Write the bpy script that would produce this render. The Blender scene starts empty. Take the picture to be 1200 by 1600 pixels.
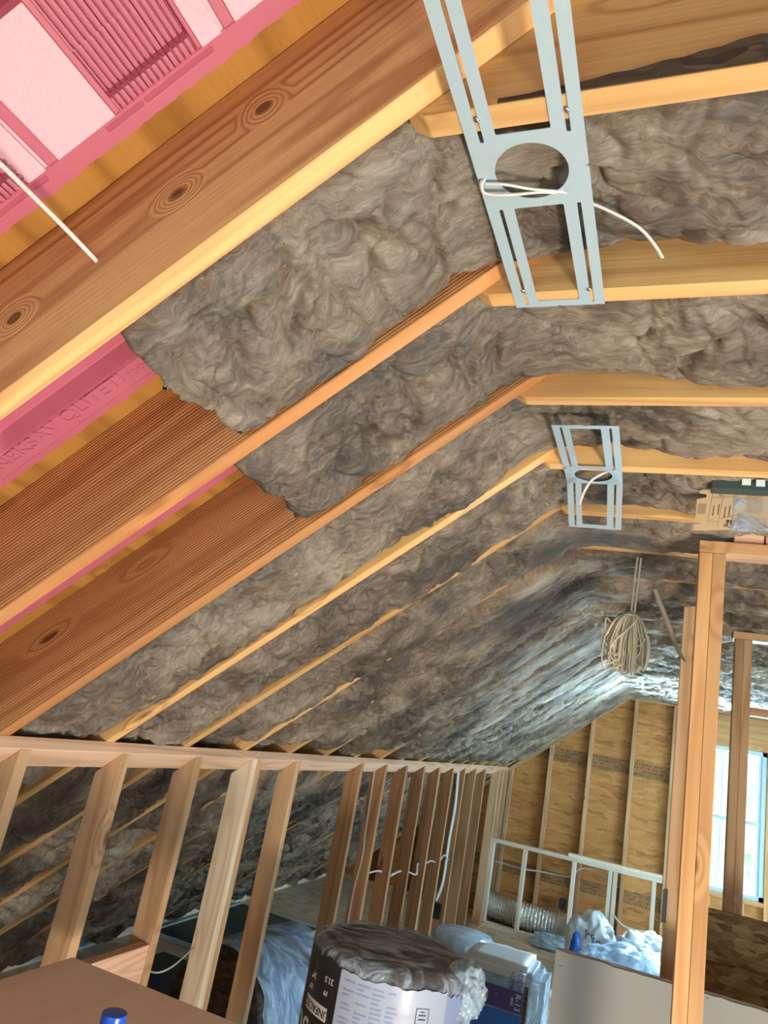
import bpy, bmesh, math, random
import numpy as np
from mathutils import Vector, Matrix
random.seed(7)
C = bpy.context.scene.collection
sc = bpy.context.scene

# ------------------------------------------------------------------ camera
YAW, PITCH, ROLL, FPX, EYE = -0.40908, 0.28355, 0.19140, 1109.74, 1.77
def cam_axes():
    cy, sy, cp, sp, cr, sr = math.cos(YAW), math.sin(YAW), math.cos(PITCH), math.sin(PITCH), math.cos(ROLL), math.sin(ROLL)
    f = Vector((sy*cp, cy*cp, sp)); r0 = Vector((cy, -sy, 0)); u0 = r0.cross(f)
    return cr*r0 + sr*u0, -sr*r0 + cr*u0, f
R_, U_, F_ = cam_axes()
cd = bpy.data.cameras.new('camera'); cam = bpy.data.objects.new('camera', cd); C.objects.link(cam)
cd.sensor_fit = 'VERTICAL'; cd.sensor_height = 36; cd.lens = 36*FPX/1600; cd.clip_start = .02
cam.matrix_world = Matrix(((R_.x, U_.x, -F_.x, 0), (R_.y, U_.y, -F_.y, 0), (R_.z, U_.z, -F_.z, EYE), (0, 0, 0, 1)))
sc.camera = cam
sc.view_settings.view_transform = 'Standard'; sc.view_settings.look = 'None'
sc.view_settings.gamma = 1; sc.view_settings.use_curve_mapping = False
sc.view_settings.exposure = 0.0
sc.cycles.max_bounces = 8; sc.cycles.diffuse_bounces = 5; sc.cycles.transparent_max_bounces = 16
sc.cycles.sample_clamp_indirect = 6

def ray(x, y): return F_ + R_*((x-600)/FPX) - U_*((y-800)/FPX)
def atY(x, y, Y): d = ray(x, y); p = d*(Y/d.y); return Vector((p.x, p.y, p.z+EYE))
def atZ(x, y, Z): d = ray(x, y); p = d*((Z-EYE)/d.z); return Vector((p.x, p.y, Z))
def atX(x, y, X): d = ray(x, y); p = d*(X/d.x); return Vector((p.x, p.y, p.z+EYE))

# ------------------------------------------------------------------ world, lights
w = bpy.data.worlds.new('sky'); sc.world = w; w.use_nodes = True
nt = w.node_tree; bg = nt.nodes['Background']
skyt = nt.nodes.new('ShaderNodeTexSky'); skyt.sky_type = 'HOSEK_WILKIE'; skyt.turbidity = 4; skyt.sun_direction = (.5, -.5, .7)
mixw = nt.nodes.new('ShaderNodeMix'); mixw.data_type = 'RGBA'; mixw.inputs[0].default_value = .75
nt.links.new(skyt.outputs[0], mixw.inputs[6]); mixw.inputs[7].default_value = (.80, .93, 1, 1)
nt.links.new(mixw.outputs[2], bg.inputs[0]); bg.inputs[1].default_value = 5.0

def area(name, loc, target, sx, sy, power, col, spread=math.pi, portal=False):
    l = bpy.data.lights.new(name, 'AREA'); l.shape = 'RECTANGLE'; l.size = sx; l.size_y = sy
    l.energy = power; l.color = col; l.spread = spread
    if portal: l.cycles.is_portal = True
    o = bpy.data.objects.new(name, l); C.objects.link(o); o.location = loc
    o.rotation_euler = (Vector(target)-Vector(loc)).to_track_quat('-Z', 'Y').to_euler()
    return o
area('sunlit_ground_glow', (.9, 13.2, -1.25), (.5, 6.0, 2.2), 6.0, 2.6, 46000, (.55, .78, 1))
area('open_sky_glow', (.4, 11.6, 4.3), (-.3, 6.0, .6), 4.0, 2.8, 19000, (.62, .82, 1))
area('added_fill_side', (2.75, .75, .80), (-1.2, 1.3, 2.4), 2.2, 1.2, 45, (1, .90, .76))  # fill lamp added at the right, behind a made-up opening
area('added_fill_rear', (-.2, -2.7, 1.1), (-.6, 3, 1.9), 2.2, 1.2, 34, (1, .93, .84))  # added fill from behind the camera, source unseen
area('added_fill_side_far', (2.75, 6.0, 1.2), (-1.0, 7.2, 1.2), 1.8, 1.3, 150, (.70, .86, 1))  # extra fill added to brighten the far end from the right

area('added_fill_floor', (1.30, .45, .42), (-.85, 1.25, 2.3), .55, .40, 96, (1, .88, .72))  # main near fill, added low and out of view

# ------------------------------------------------------------------ materials
def new_mat(name):
    m = bpy.data.materials.new(name); m.use_nodes = True
    return m, m.node_tree.nodes, m.node_tree.links, m.node_tree.nodes['Principled BSDF']
def ramp(N, stops):
    r = N.new('ShaderNodeValToRGB'); e = r.color_ramp.elements
    e[0].position, e[0].color = stops[0][0], (*stops[0][1], 1)
    e[1].position, e[1].color = stops[-1][0], (*stops[-1][1], 1)
    for p, c in stops[1:-1]:
        k = e.new(p); k.color = (*c, 1)
    return r
def math_n(N, L, op, a, b=None, c=None):
    n = N.new('ShaderNodeMath'); n.operation = op
    for i, v in enumerate((a, b, c)):
        if v is None: continue
        if isinstance(v, (int, float)): n.inputs[i].default_value = v
        else: L.new(v, n.inputs[i])
    return n.outputs[0]
def noise(N, L, vec, scale, detail=4, rough=.5, dist=0):
    n = N.new('ShaderNodeTexNoise'); n.inputs['Scale'].default_value = scale
    n.inputs['Detail'].default_value = detail; n.inputs['Roughness'].default_value = rough
    n.inputs['Distortion'].default_value = dist
    if vec: L.new(vec, n.inputs['Vector'])
    return n
def mapping(N, L, vec, scale=(1, 1, 1), loc=None):
    m = N.new('ShaderNodeMapping'); m.inputs['Scale'].default_value = scale
    L.new(vec, m.inputs['Vector'])
    if loc is not None: L.new(loc, m.inputs['Location'])
    return m.outputs[0]
def mixc(N, L, fac, a, b, mode='MIX'):
    m = N.new('ShaderNodeMix'); m.data_type = 'RGBA'; m.blend_type = mode
    for i, v in ((0, fac), (6, a), (7, b)):
        if isinstance(v, (int, float)): m.inputs[i].default_value = v
        elif isinstance(v, tuple): m.inputs[i].default_value = (*v, 1)
        else: L.new(v, m.inputs[i])
    return m.outputs[2]

def wood(name, light, dark, knots=True, rings=26, saw=False, rough=.75, pts=None, swap=False):
    m, N, L, P = new_mat(name)
    tc = N.new('ShaderNodeTexCoord'); oi = N.new('ShaderNodeObjectInfo')
    off = math_n(N, L, 'MULTIPLY', oi.outputs['Random'], 37)
    cmb = N.new('ShaderNodeCombineXYZ')
    for i in range(3): L.new(off, cmb.inputs[i])
    vec = mapping(N, L, tc.outputs['Object'], (1, 1, 1), cmb.outputs[0])
    if swap:
        vr = N.new('ShaderNodeVectorRotate'); vr.rotation_type = 'Z_AXIS'; vr.inputs['Angle'].default_value = math.pi/2; L.new(vec, vr.inputs['Vector']); vec = vr.outputs[0]
    # knots: sparse voronoi cells, elongated along the board
    vk = N.new('ShaderNodeTexVoronoi'); vk.inputs['Scale'].default_value = 1.0
    L.new(mapping(N, L, vec, (2.0, 4.0, 7.0)), vk.inputs['Vector'])
    kd = vk.outputs['Distance']
    if pts:
        kd = None; ox = N.new('ShaderNodeSeparateXYZ'); L.new(tc.outputs['Object'], ox.inputs[0])
        for kx, kz in pts:
            dx = math_n(N, L, 'MULTIPLY', math_n(N, L, 'SUBTRACT', ox.outputs[0], kx), 4.2); dz = math_n(N, L, 'MULTIPLY', math_n(N, L, 'SUBTRACT', ox.outputs[2], kz), 6.5)
            q = math_n(N, L, 'SQRT', math_n(N, L, 'ADD', math_n(N, L, 'MULTIPLY', dx, dx), math_n(N, L, 'MULTIPLY', dz, dz)))
            kd = q if kd is None else math_n(N, L, 'MINIMUM', kd, q)
    bulge = N.new('ShaderNodeMapRange'); L.new(kd, bulge.inputs[0]); bulge.inputs[1].default_value = 0; bulge.inputs[2].default_value = .24
    bulge.inputs[3].default_value = .30; bulge.inputs[4].default_value = 0; bulge.interpolation_type = 'SMOOTHSTEP'
    n1 = noise(N, L, mapping(N, L, vec, (.45, 6.5, 6.5)), 1.0, 2, .4)
    v = math_n(N, L, 'ADD', n1.outputs[0], bulge.outputs[0])
    s = math_n(N, L, 'SINE', math_n(N, L, 'MULTIPLY', v, rings*4.2))
    s = math_n(N, L, 'MULTIPLY_ADD', s, .5, .5)
    s = math_n(N, L, 'POWER', s, 2.2)
    fine = noise(N, L, mapping(N, L, vec, (3, 160, 160)), 1.0, 3, .6)
    big = noise(N, L, mapping(N, L, vec, (.9, 6, 6)), 1.0, 3, .5)
    f = math_n(N, L, 'MULTIPLY_ADD', s, .50, math_n(N, L, 'MULTIPLY_ADD', fine.outputs[0], .45, math_n(N, L, 'MULTIPLY', big.outputs[0], .35)))
    f = math_n(N, L, 'SUBTRACT', f, .28)
    if saw:
        sx = N.new('ShaderNodeSeparateXYZ'); L.new(vec, sx.inputs[0])
        sw = math_n(N, L, 'SINE', math_n(N, L, 'MULTIPLY', math_n(N, L, 'ADD', sx.outputs[2], math_n(N, L, 'MULTIPLY', n1.outputs[0], .03)), 900))
        f = math_n(N, L, 'MULTIPLY_ADD', sw, .22, f)
    col = mixc(N, L, f, light, dark)
    kc = N.new('ShaderNodeMapRange'); L.new(kd, kc.inputs[0]); kc.inputs[1].default_value = .035; kc.inputs[2].default_value = .085
    kc.inputs[3].default_value = .85 if knots else 0; kc.inputs[4].default_value = 0; kc.interpolation_type = 'SMOOTHSTEP'
    col = mixc(N, L, kc.outputs[0], col, tuple(c*.32 for c in dark))
    hs = N.new('ShaderNodeHueSaturation'); L.new(col, hs.inputs['Color'])
    L.new(math_n(N, L, 'MULTIPLY_ADD', oi.outputs['Random'], .35, .82), hs.inputs['Value'])
    L.new(hs.outputs[0], P.inputs['Base Color']); P.inputs['Roughness'].default_value = rough
    P.inputs['Specular IOR Level'].default_value = .12
    b = N.new('ShaderNodeBump'); b.inputs['Strength'].default_value = .35; b.inputs['Distance'].default_value = .004
    L.new(f, b.inputs['Height']); L.new(b.outputs[0], P.inputs['Normal'])
    return m
M = {}
M['fir'] = wood('fir', (.64, .37, .18), (.34, .13, .05), rings=20)
M['fir_saw'] = wood('fir_saw', (.56, .27, .11), (.29, .105, .035), saw=True, rings=10)
M['joist'] = wood('joist', (.70, .43, .18), (.42, .20, .07), rings=9)
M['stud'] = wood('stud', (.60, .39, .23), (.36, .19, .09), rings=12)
M['studpale'] = wood('studpale', (.80, .66, .50), (.60, .42, .27), rings=12)
M['stud_shaded'] = wood('stud_shaded', (.46, .25, .13), (.27, .13, .06), rings=12)  # darker copy of stud, shade on the far studs put into the colour
M['plate'] = wood('plate', (.72, .50, .36), (.50, .29, .18), rings=12)
M['post'] = wood('post', (.66, .39, .19), (.42, .20, .08), rings=10)
M['pine'] = wood('pine', (.84, .76, .64), (.66, .52, .38), rings=10)
M['grey_ply'] = wood('grey_ply', (.74, .62, .55), (.58, .46, .39), rings=3, knots=False)
M['pink_block'] = wood('pink_block', (.86, .58, .44), (.60, .32, .20), rings=20)
M['floor_wood'] = wood('floor_wood', (.72, .60, .42), (.52, .40, .26), knots=False, rings=3)

def flakes(name, cols, scale, band=None, rough=.7, stretch=(1, 1, 3)):
    m, N, L, P = new_mat(name)
    tc = N.new('ShaderNodeTexCoord')
    d = noise(N, L, tc.outputs['Object'], 9, 3)
    vm = N.new('ShaderNodeVectorMath'); vm.operation = 'MULTIPLY_ADD'
    L.new(d.outputs['Color'], vm.inputs[0]); vm.inputs[1].default_value = (.06, .06, .06); L.new(tc.outputs['Object'], vm.inputs[2])
    v = N.new('ShaderNodeTexVoronoi'); v.inputs['Scale'].default_value = scale
    L.new(mapping(N, L, vm.outputs[0], stretch), v.inputs['Vector'])
    sp = N.new('ShaderNodeSeparateColor'); L.new(v.outputs['Color'], sp.inputs[0])
    n2 = noise(N, L, mapping(N, L, tc.outputs['Object'], (3, 3, 14)), 5, 5, .65, .8)
    f = math_n(N, L, 'MULTIPLY_ADD', sp.outputs[0], .45, math_n(N, L, 'MULTIPLY', n2.outputs[0], .6))
    r = ramp(N, [(.15, cols[0]), (.40, cols[1]), (.62, cols[2]), (.9, cols[3])]); L.new(f, r.inputs[0])
    col = r.outputs[0]
    if band:
        xyz = N.new('ShaderNodeSeparateXYZ'); L.new(tc.outputs['Object'], xyz.inputs[0])
        blocks = N.new('ShaderNodeTexBrick'); blocks.inputs['Scale'].default_value = 1
        blocks.inputs['Brick Width'].default_value = .028; blocks.inputs['Row Height'].default_value = .036; blocks.inputs['Mortar Size'].default_value = .007
        sw = N.new('ShaderNodeCombineXYZ'); L.new(xyz.outputs[0], sw.inputs[0]); L.new(xyz.outputs[2], sw.inputs[1]); L.new(sw.outputs[0], blocks.inputs['Vector'])
        n3 = noise(N, L, tc.outputs['Object'], 34, 2)
        ink = math_n(N, L, 'MULTIPLY', math_n(N, L, 'SUBTRACT', 1, blocks.outputs['Fac']), math_n(N, L, 'GREATER_THAN', n3.outputs[0], .46))
        tot = None
        for z0, z1 in band:
            inb = math_n(N, L, 'MULTIPLY', math_n(N, L, 'GREATER_THAN', xyz.outputs[2], z0), math_n(N, L, 'LESS_THAN', xyz.outputs[2], z1))
            tot = inb if tot is None else math_n(N, L, 'ADD', tot, inb)
        fac = math_n(N, L, 'MULTIPLY', tot, math_n(N, L, 'MULTIPLY_ADD', ink, .45, .42))
        col = mixc(N, L, fac, col, (.06, .04, .025))
    L.new(col, P.inputs['Base Color']); P.inputs['Roughness'].default_value = rough
    b = N.new('ShaderNodeBump'); b.inputs['Strength'].default_value = .4; b.inputs['Distance'].default_value = .003
    L.new(f, b.inputs['Height']); L.new(b.outputs[0], P.inputs['Normal'])
    return m
M['osb_gold'] = flakes('osb_gold', [(.17, .06, .015), (.41, .185, .05), (.47, .22, .065), (.57, .30, .10)], 8, band=[(1.72, 1.87), (.48, .60)], stretch=(1, 1, 4))
M['osb_dark'] = flakes('osb_dark', [(.07, .035, .015), (.22, .12, .05), (.38, .23, .10), (.60, .42, .22)], 16, stretch=(1, 1, 2.6))
M['ply_roof'] = wood('ply_roof', (.37, .175, .04), (.17, .065, .013), knots=True, rings=7, swap=True)
M['floor_osb'] = flakes('floor_osb', [(.42, .33, .22), (.60, .50, .36), (.70, .60, .45), (.80, .72, .58)], 12, stretch=(1, 1, 1))

def wool():
    m, N, L, P = new_mat('mineral_wool')
    tc = N.new('ShaderNodeTexCoord'); o = tc.outputs['Object']
    w1 = noise(N, L, o, 5, 3, .5)
    vm = N.new('ShaderNodeVectorMath'); vm.operation = 'MULTIPLY_ADD'
    L.new(w1.outputs['Color'], vm.inputs[0]); vm.inputs[1].default_value = (.16, .16, .16); L.new(o, vm.inputs[2])
    w2 = noise(N, L, vm.outputs[0], 17, 3, .5)
    vm2 = N.new('ShaderNodeVectorMath'); vm2.operation = 'MULTIPLY_ADD'
    L.new(w2.outputs['Color'], vm2.inputs[0]); vm2.inputs[1].default_value = (.05, .05, .05); L.new(vm.outputs[0], vm2.inputs[2])
    big = noise(N, L, vm2.outputs[0], 7, 6, .62)
    fib = noise(N, L, mapping(N, L, vm2.outputs[0], (18, 95, 18)), 1, 10, .78); low = noise(N, L, vm.outputs[0], 2.6, 3, .5)
    f = math_n(N, L, 'MULTIPLY_ADD', big.outputs[0], .75, math_n(N, L, 'MULTIPLY_ADD', fib.outputs[0], .95, -.62))
    f = math_n(N, L, 'MULTIPLY_ADD', low.outputs[0], .95, math_n(N, L, 'SUBTRACT', f, .18))
    r = ramp(N, [(.24, (.045, .029, .016)), (.41, (.168, .106, .062)), (.52, (.335, .23, .150)), (.64, (.54, .40, .275)), (.80, (.80, .65, .49))])
    L.new(f, r.inputs[0])
    # shot flecks
    v = N.new('ShaderNodeTexVoronoi'); v.inputs['Scale'].default_value = 26; L.new(mapping(N, L, o, (1, 1.7, 1)), v.inputs['Vector'])
    fl = math_n(N, L, 'LESS_THAN', v.outputs['Distance'], .035)
    col = mixc(N, L, fl, r.outputs[0], (.85, .72, .42))
    L.new(col, P.inputs['Base Color']); P.inputs['Roughness'].default_value = .95
    P.inputs['Specular IOR Level'].default_value = .1
    P.inputs['Sheen Weight'].default_value = .25; P.inputs['Sheen Roughness'].default_value = .6
    vo = N.new('ShaderNodeTexVoronoi'); vo.feature = 'SMOOTH_F1'; vo.inputs['Scale'].default_value = 11; vo.inputs['Smoothness'].default_value = .3; vo.inputs['Detail'].default_value = 1.5
    L.new(vm2.outputs[0], vo.inputs['Vector'])
    hgt = math_n(N, L, 'MULTIPLY_ADD', vo.outputs['Distance'], -.75, f)
    b = N.new('ShaderNodeBump'); b.inputs['Strength'].default_value = 1; b.inputs['Distance'].default_value = .05
    L.new(hgt, b.inputs['Height']); L.new(b.outputs[0], P.inputs['Normal'])
    return m
M['wool'] = wool()

def plain(name, col, rough=.5, metal=0, bump=0, bscale=40, spec=.5, alpha=None, trans=0):
    m, N, L, P = new_mat(name)
    P.inputs['Base Color'].default_value = (*col, 1); P.inputs['Roughness'].default_value = rough; P.inputs['Metallic'].default_value = metal
    P.inputs['Specular IOR Level'].default_value = spec; P.inputs['Transmission Weight'].default_value = trans
    tc = N.new('ShaderNodeTexCoord'); n = noise(N, L, tc.outputs['Object'], bscale, 4)
    hs = mixc(N, L, math_n(N, L, 'MULTIPLY', n.outputs[0], .35), col, tuple(c*.75 for c in col)); L.new(hs, P.inputs['Base Color'])
    if bump:
        b = N.new('ShaderNodeBump'); b.inputs['Strength'].default_value = bump; b.inputs['Distance'].default_value = .005
        L.new(n.outputs[0], b.inputs['Height']); L.new(b.outputs[0], P.inputs['Normal'])
    if alpha is not None: P.inputs['Alpha'].default_value = alpha
    return m
M['pink'] = plain('pink_foam', (.47, .115, .175), .45, bump=.1, bscale=60)
M['pinkpad_lit'] = plain('pink_foam_pad_lit', (.86, .52, .62), .5, bump=.7, bscale=420)  # bright light on the pads put into a paler pink
M['galv'] = plain('galvanised_steel', (.42, .53, .60), .45, metal=.2, bscale=90)
M['screw'] = plain('screw', (.6, .6, .62), .25, metal=1)
M['cable'] = plain('white_cable', (.62, .60, .58), .4)
M['string'] = plain('beige_cable', (.70, .63, .49), .5)
M['twine'] = plain('old_rope', (.42, .36, .28), .8)
M['drywall'] = plain('drywall_paper', (.32, .32, .31), .8, bscale=2)
M['gypsum'] = plain('drywall_edge', (.42, .34, .28), .9, bump=.5, bscale=60)
M['card'] = plain('cardboard', (.60, .43, .25), .8, bscale=30)
M['black'] = plain('black_plastic', (.02, .022, .025), .4)
M['ink'] = plain('printing_ink', (.05, .05, .06), .6)
M['blueink'] = plain('blue_ink', (.03, .08, .42), .5)
M['blue'] = plain('blue_plastic', (.02, .14, .60), .3, bump=.5, bscale=12)
M['navy'] = plain('navy_plastic', (.01, .03, .13), .35, bump=.4, bscale=12)
M['purple'] = plain('purple_print', (.07, .04, .20), .4)
M['labelblack'] = plain('black_label', (.018, .018, .022), .35, bump=.3, bscale=14)
M['labelwhite'] = plain('white_label', (.46, .53, .70), .3, bump=.5, bscale=11)
M['white'] = plain('white_plastic', (.70, .76, .84), .35, bump=.6, bscale=14)
M['textwhite'] = plain('white_print', (.75, .78, .82), .5)
M['textblue'] = plain('pale_blue_print', (.30, .38, .66), .5)
M['vinyl'] = plain('white_vinyl', (.62, .80, .88), .35)
M['capblue'] = plain('blue_cap', (.01, .09, .55), .3)
M['tape'] = plain('blue_tape', (.04, .30, .75), .6)
M['slate'] = plain('dark_panel', (.030, .065, .075), .25, bscale=3)
M['tealbox'] = plain('dark_green_metal', (.03, .06, .06), .5)
M['leaf'] = plain('foliage', (.50, .66, .50), .8, bscale=3)
M['rollend'] = flakes('rollend', [(.02, .014, .01), (.05, .035, .025), (.09, .065, .045), (.16, .12, .08)], 25)

def film(name, col, a0=.25, a1=.8, scale=9):
    m, N, L, P = new_mat(name)
    tc = N.new('ShaderNodeTexCoord')
    d = noise(N, L, tc.outputs['Object'], 3, 2)
    vm = N.new('ShaderNodeVectorMath'); vm.operation = 'MULTIPLY_ADD'
    L.new(d.outputs['Color'], vm.inputs[0]); vm.inputs[1].default_value = (.3, .3, .3); L.new(tc.outputs['Object'], vm.inputs[2])
    n = noise(N, L, mapping(N, L, vm.outputs[0], (1, 2.2, .8)), scale, 5, .6, .6)
    P.inputs['Base Color'].default_value = (*col, 1); P.inputs['Roughness'].default_value = .16
    P.inputs['Specular IOR Level'].default_value = 1.0
    r = ramp(N, [(.42, (a0,)*3), (.62, (a1,)*3)]); L.new(n.outputs[0], r.inputs[0]); L.new(r.outputs[0], P.inputs['Alpha'])
    b = N.new('ShaderNodeBump'); b.inputs['Strength'].default_value = 1; b.inputs['Distance'].default_value = .03
    L.new(n.outputs[0], b.inputs['Height']); L.new(b.outputs[0], P.inputs['Normal'])
    return m
M['film'] = film('clear_film', (.52, .63, .80), .10, .72)
M['filmbag'] = film('hazy_film', (.55, .75, .95), .45, .95)
def foil():
    m, N, L, P = new_mat('silver_foil')
    tc = N.new('ShaderNodeTexCoord'); n = noise(N, L, tc.outputs['Object'], 28, 4, .6, .5)
    P.inputs['Base Color'].default_value = (.88, .87, .86, 1); P.inputs['Metallic'].default_value = .8; P.inputs['Roughness'].default_value = .22
    b = N.new('ShaderNodeBump'); b.inputs['Strength'].default_value = .9; b.inputs['Distance'].default_value = .02
    L.new(n.outputs[0], b.inputs['Height']); L.new(b.outputs[0], P.inputs['Normal']); return m
M['foil'] = foil()
def glass():
    m, N, L, P = new_mat('window_glass'); N.remove(P)
    t = N.new('ShaderNodeBsdfTransparent'); t.inputs[0].default_value = (.86, .97, 1, 1)
    g = N.new('ShaderNodeBsdfGlossy'); g.inputs['Roughness'].default_value = .02
    x = N.new('ShaderNodeMixShader'); x.inputs[0].default_value = .06
    L.new(t.outputs[0], x.inputs[1]); L.new(g.outputs[0], x.inputs[2]); L.new(x.outputs[0], N['Material Output'].inputs[0]); return m
M['glass'] = glass()

# ------------------------------------------------------------------ helpers
def tag(o, label=None, cat=None, group=None, kind=None):
    if label: o['label'] = label
    if cat: o['category'] = cat
    if group: o['group'] = group
    if kind: o['kind'] = kind
    return o
def empty(name, loc, label, cat, group=None):
    o = bpy.data.objects.new(name, None); C.objects.link(o); o.location = loc; o.empty_display_size = .05
    return tag(o, label, cat, group)
def link(name, me, mat, parent=None, smooth=False, mw=None):
    o = bpy.data.objects.new(name, me); C.objects.link(o)
    if isinstance(mat, str): mat = M[mat]
    if mat: me.materials.append(mat)
    if smooth: me.polygons.foreach_set('use_smooth', [True]*len(me.polygons))
    if mw is not None: o.matrix_world = mw
    if parent:
        o.parent = parent; o.matrix_parent_inverse = Matrix.Translation(parent.location).inverted() if parent.type == 'EMPTY' else parent.matrix_world.inverted()
    return o
def mesh(name, vs, fs):
    me = bpy.data.meshes.new(name); me.from_pydata([tuple(v) for v in vs], [], [tuple(f) for f in fs]); me.update(); return me
def from_bm(name, bm):
    me = bpy.data.meshes.new(name); bmesh.ops.recalc_face_normals(bm, faces=bm.faces); bm.to_mesh(me); bm.free(); return me
def bm_box(bm, a, b):
    r = bmesh.ops.create_cube(bm, size=1)
    for v in r['verts']:
        v.co = Vector(((a[i]+b[i])/2 + v.co[i]*(b[i]-a[i]) for i in range(3)))
def boxes(name, lst, mat, parent=None, bevel=0):
    bm = bmesh.new()
    for a, b in lst: bm_box(bm, a, b)
    if bevel: bmesh.ops.bevel(bm, geom=bm.edges[:], offset=bevel, segments=2, affect='EDGES')
    return link(name, from_bm(name, bm), mat, parent)
def board(name, a, b, mat, parent=None, long=None, bevel=.002):
    """axis aligned board from corner a to b with grain along its longest (or given) axis"""
    a, b = Vector(a), Vector(b); d = b-a; c = (a+b)/2
    if long is None: long = max(range(3), key=lambda i: abs(d[i]))
    oth = [i for i in range(3) if i != long]
    th, dp = sorted(oth, key=lambda i: abs(d[i]))
    ax = [Vector((0, 0, 0)) for _ in range(3)]
    ax[0][long] = 1; ax[1][th] = 1; ax[2] = ax[0].cross(ax[1])
    return oboard(name, c, ax, (abs(d[long]), abs(d[th]), abs(d[dp])), mat, parent, bevel)
def oboard(name, c, ax, dims, mat, parent=None, bevel=.002, cutmesh=None):
    bm = bmesh.new(); bm_box(bm, [-x/2 for x in dims], [x/2 for x in dims])
    if bevel: bmesh.ops.bevel(bm, geom=bm.edges[:], offset=bevel, segments=1, affect='EDGES')
    mw = Matrix((( ax[0].x, ax[1].x, ax[2].x, c[0]), (ax[0].y, ax[1].y, ax[2].y, c[1]), (ax[0].z, ax[1].z, ax[2].z, c[2]), (0, 0, 0, 1)))
    return link(name, from_bm(name, bm), mat, parent, mw=mw)
def prism_xz(name, poly, y0, y1, mat, parent=None, rot=None):
    """polygon in XZ extruded along Y; local X axis follows rot angle so that grain runs that way"""
    cx = sum(p[0] for p in poly)/len(poly); cz = sum(p[1] for p in poly)/len(poly); a = rot or 0
    ca, sa = math.cos(a), math.sin(a); n = len(poly); cy = (y0+y1)/2; vs = []
    for y in (y0, y1):
        for x, z in poly: dx, dz = x-cx, z-cz; vs.append((dx*ca+dz*sa, y-cy, -dx*sa+dz*ca))
    fs = [tuple(range(n)), tuple(range(2*n-1, n-1, -1))] + [(i, i+n, (i+1) % n+n, (i+1) % n) for i in range(n)]
    bm = bmesh.new(); bv = [bm.verts.new(v) for v in vs]
    for f in fs: bm.faces.new([bv[i] for i in f])
    bmesh.ops.recalc_face_normals(bm, faces=bm.faces)
    bmesh.ops.bevel(bm, geom=bm.edges[:], offset=.002, segments=1, affect='EDGES')
    mw = Matrix(((ca, 0, -sa, cx), (0, 1, 0, cy), (sa, 0, ca, cz), (0, 0, 0, 1)))
    return link(name, from_bm(name, bm), mat, parent, mw=mw)
def catmull(pts, n=8):
    pts = [Vector(p) for p in pts]; P = [pts[0]*2-pts[1]] + pts + [pts[-1]*2-pts[-2]]; out = []
    for i in range(1, len(P)-2):
        for k in range(n):
            t = k/n; a, b, c, d = P[i-1], P[i], P[i+1], P[i+2]
            out.append(.5*((2*b)+(c-a)*t+(2*a-5*b+4*c-d)*t*t+(-a+3*b-3*c+d)*t**3))
    out.append(pts[-1]); return out
def tube_geo(pts, r, seg=8, flat=1.0, vs=None, fs=None):
    vs = [] if vs is None else vs; fs = [] if fs is None else fs
    base = len(vs); nrm = None; n = len(pts)
    for i, p in enumerate(pts):
        t = (pts[min(i+1, n-1)]-pts[max(i-1, 0)]).normalized()
        if nrm is None: nrm = t.orthogonal().normalized()
        nrm = (nrm - t*nrm.dot(t)).normalized(); b = t.cross(nrm)
        rr = r(i/(n-1)) if callable(r) else r
        for k in range(seg):
            a = 2*math.pi*k/seg; vs.append(p + nrm*math.cos(a)*rr + b*math.sin(a)*rr*flat)
    for i in range(n-1):
        for k in range(seg):
            fs.append((base+i*seg+k, base+i*seg+(k+1) % seg, base+(i+1)*seg+(k+1) % seg, base+(i+1)*seg+k))
    fs.append(tuple(base+k for k in range(seg))[::-1]); fs.append(tuple(base+(n-1)*seg+k for k in range(seg)))
    return vs, fs
def tube(name, pts, r, mat, parent=None, seg=8, flat=1.0, smoothpath=8):
    if smoothpath: pts = catmull(pts, smoothpath)
    vs, fs = tube_geo([Vector(p) for p in pts], r, seg, flat)
    return link(name, mesh(name, vs, fs), mat, parent, smooth=True)
def text_mesh(body, size, extrude=.0006):
    cu = bpy.data.curves.new('t', 'FONT'); cu.body = body; cu.size = size; cu.extrude = extrude; cu.align_x = 'CENTER'; cu.align_y = 'CENTER'
    o = bpy.data.objects.new('t', cu); C.objects.link(o); bpy.context.view_layer.update()
    me = bpy.data.meshes.new_from_object(o.evaluated_get(bpy.context.evaluated_depsgraph_get()))
    bpy.data.objects.remove(o); bpy.data.curves.remove(cu); return me

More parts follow.
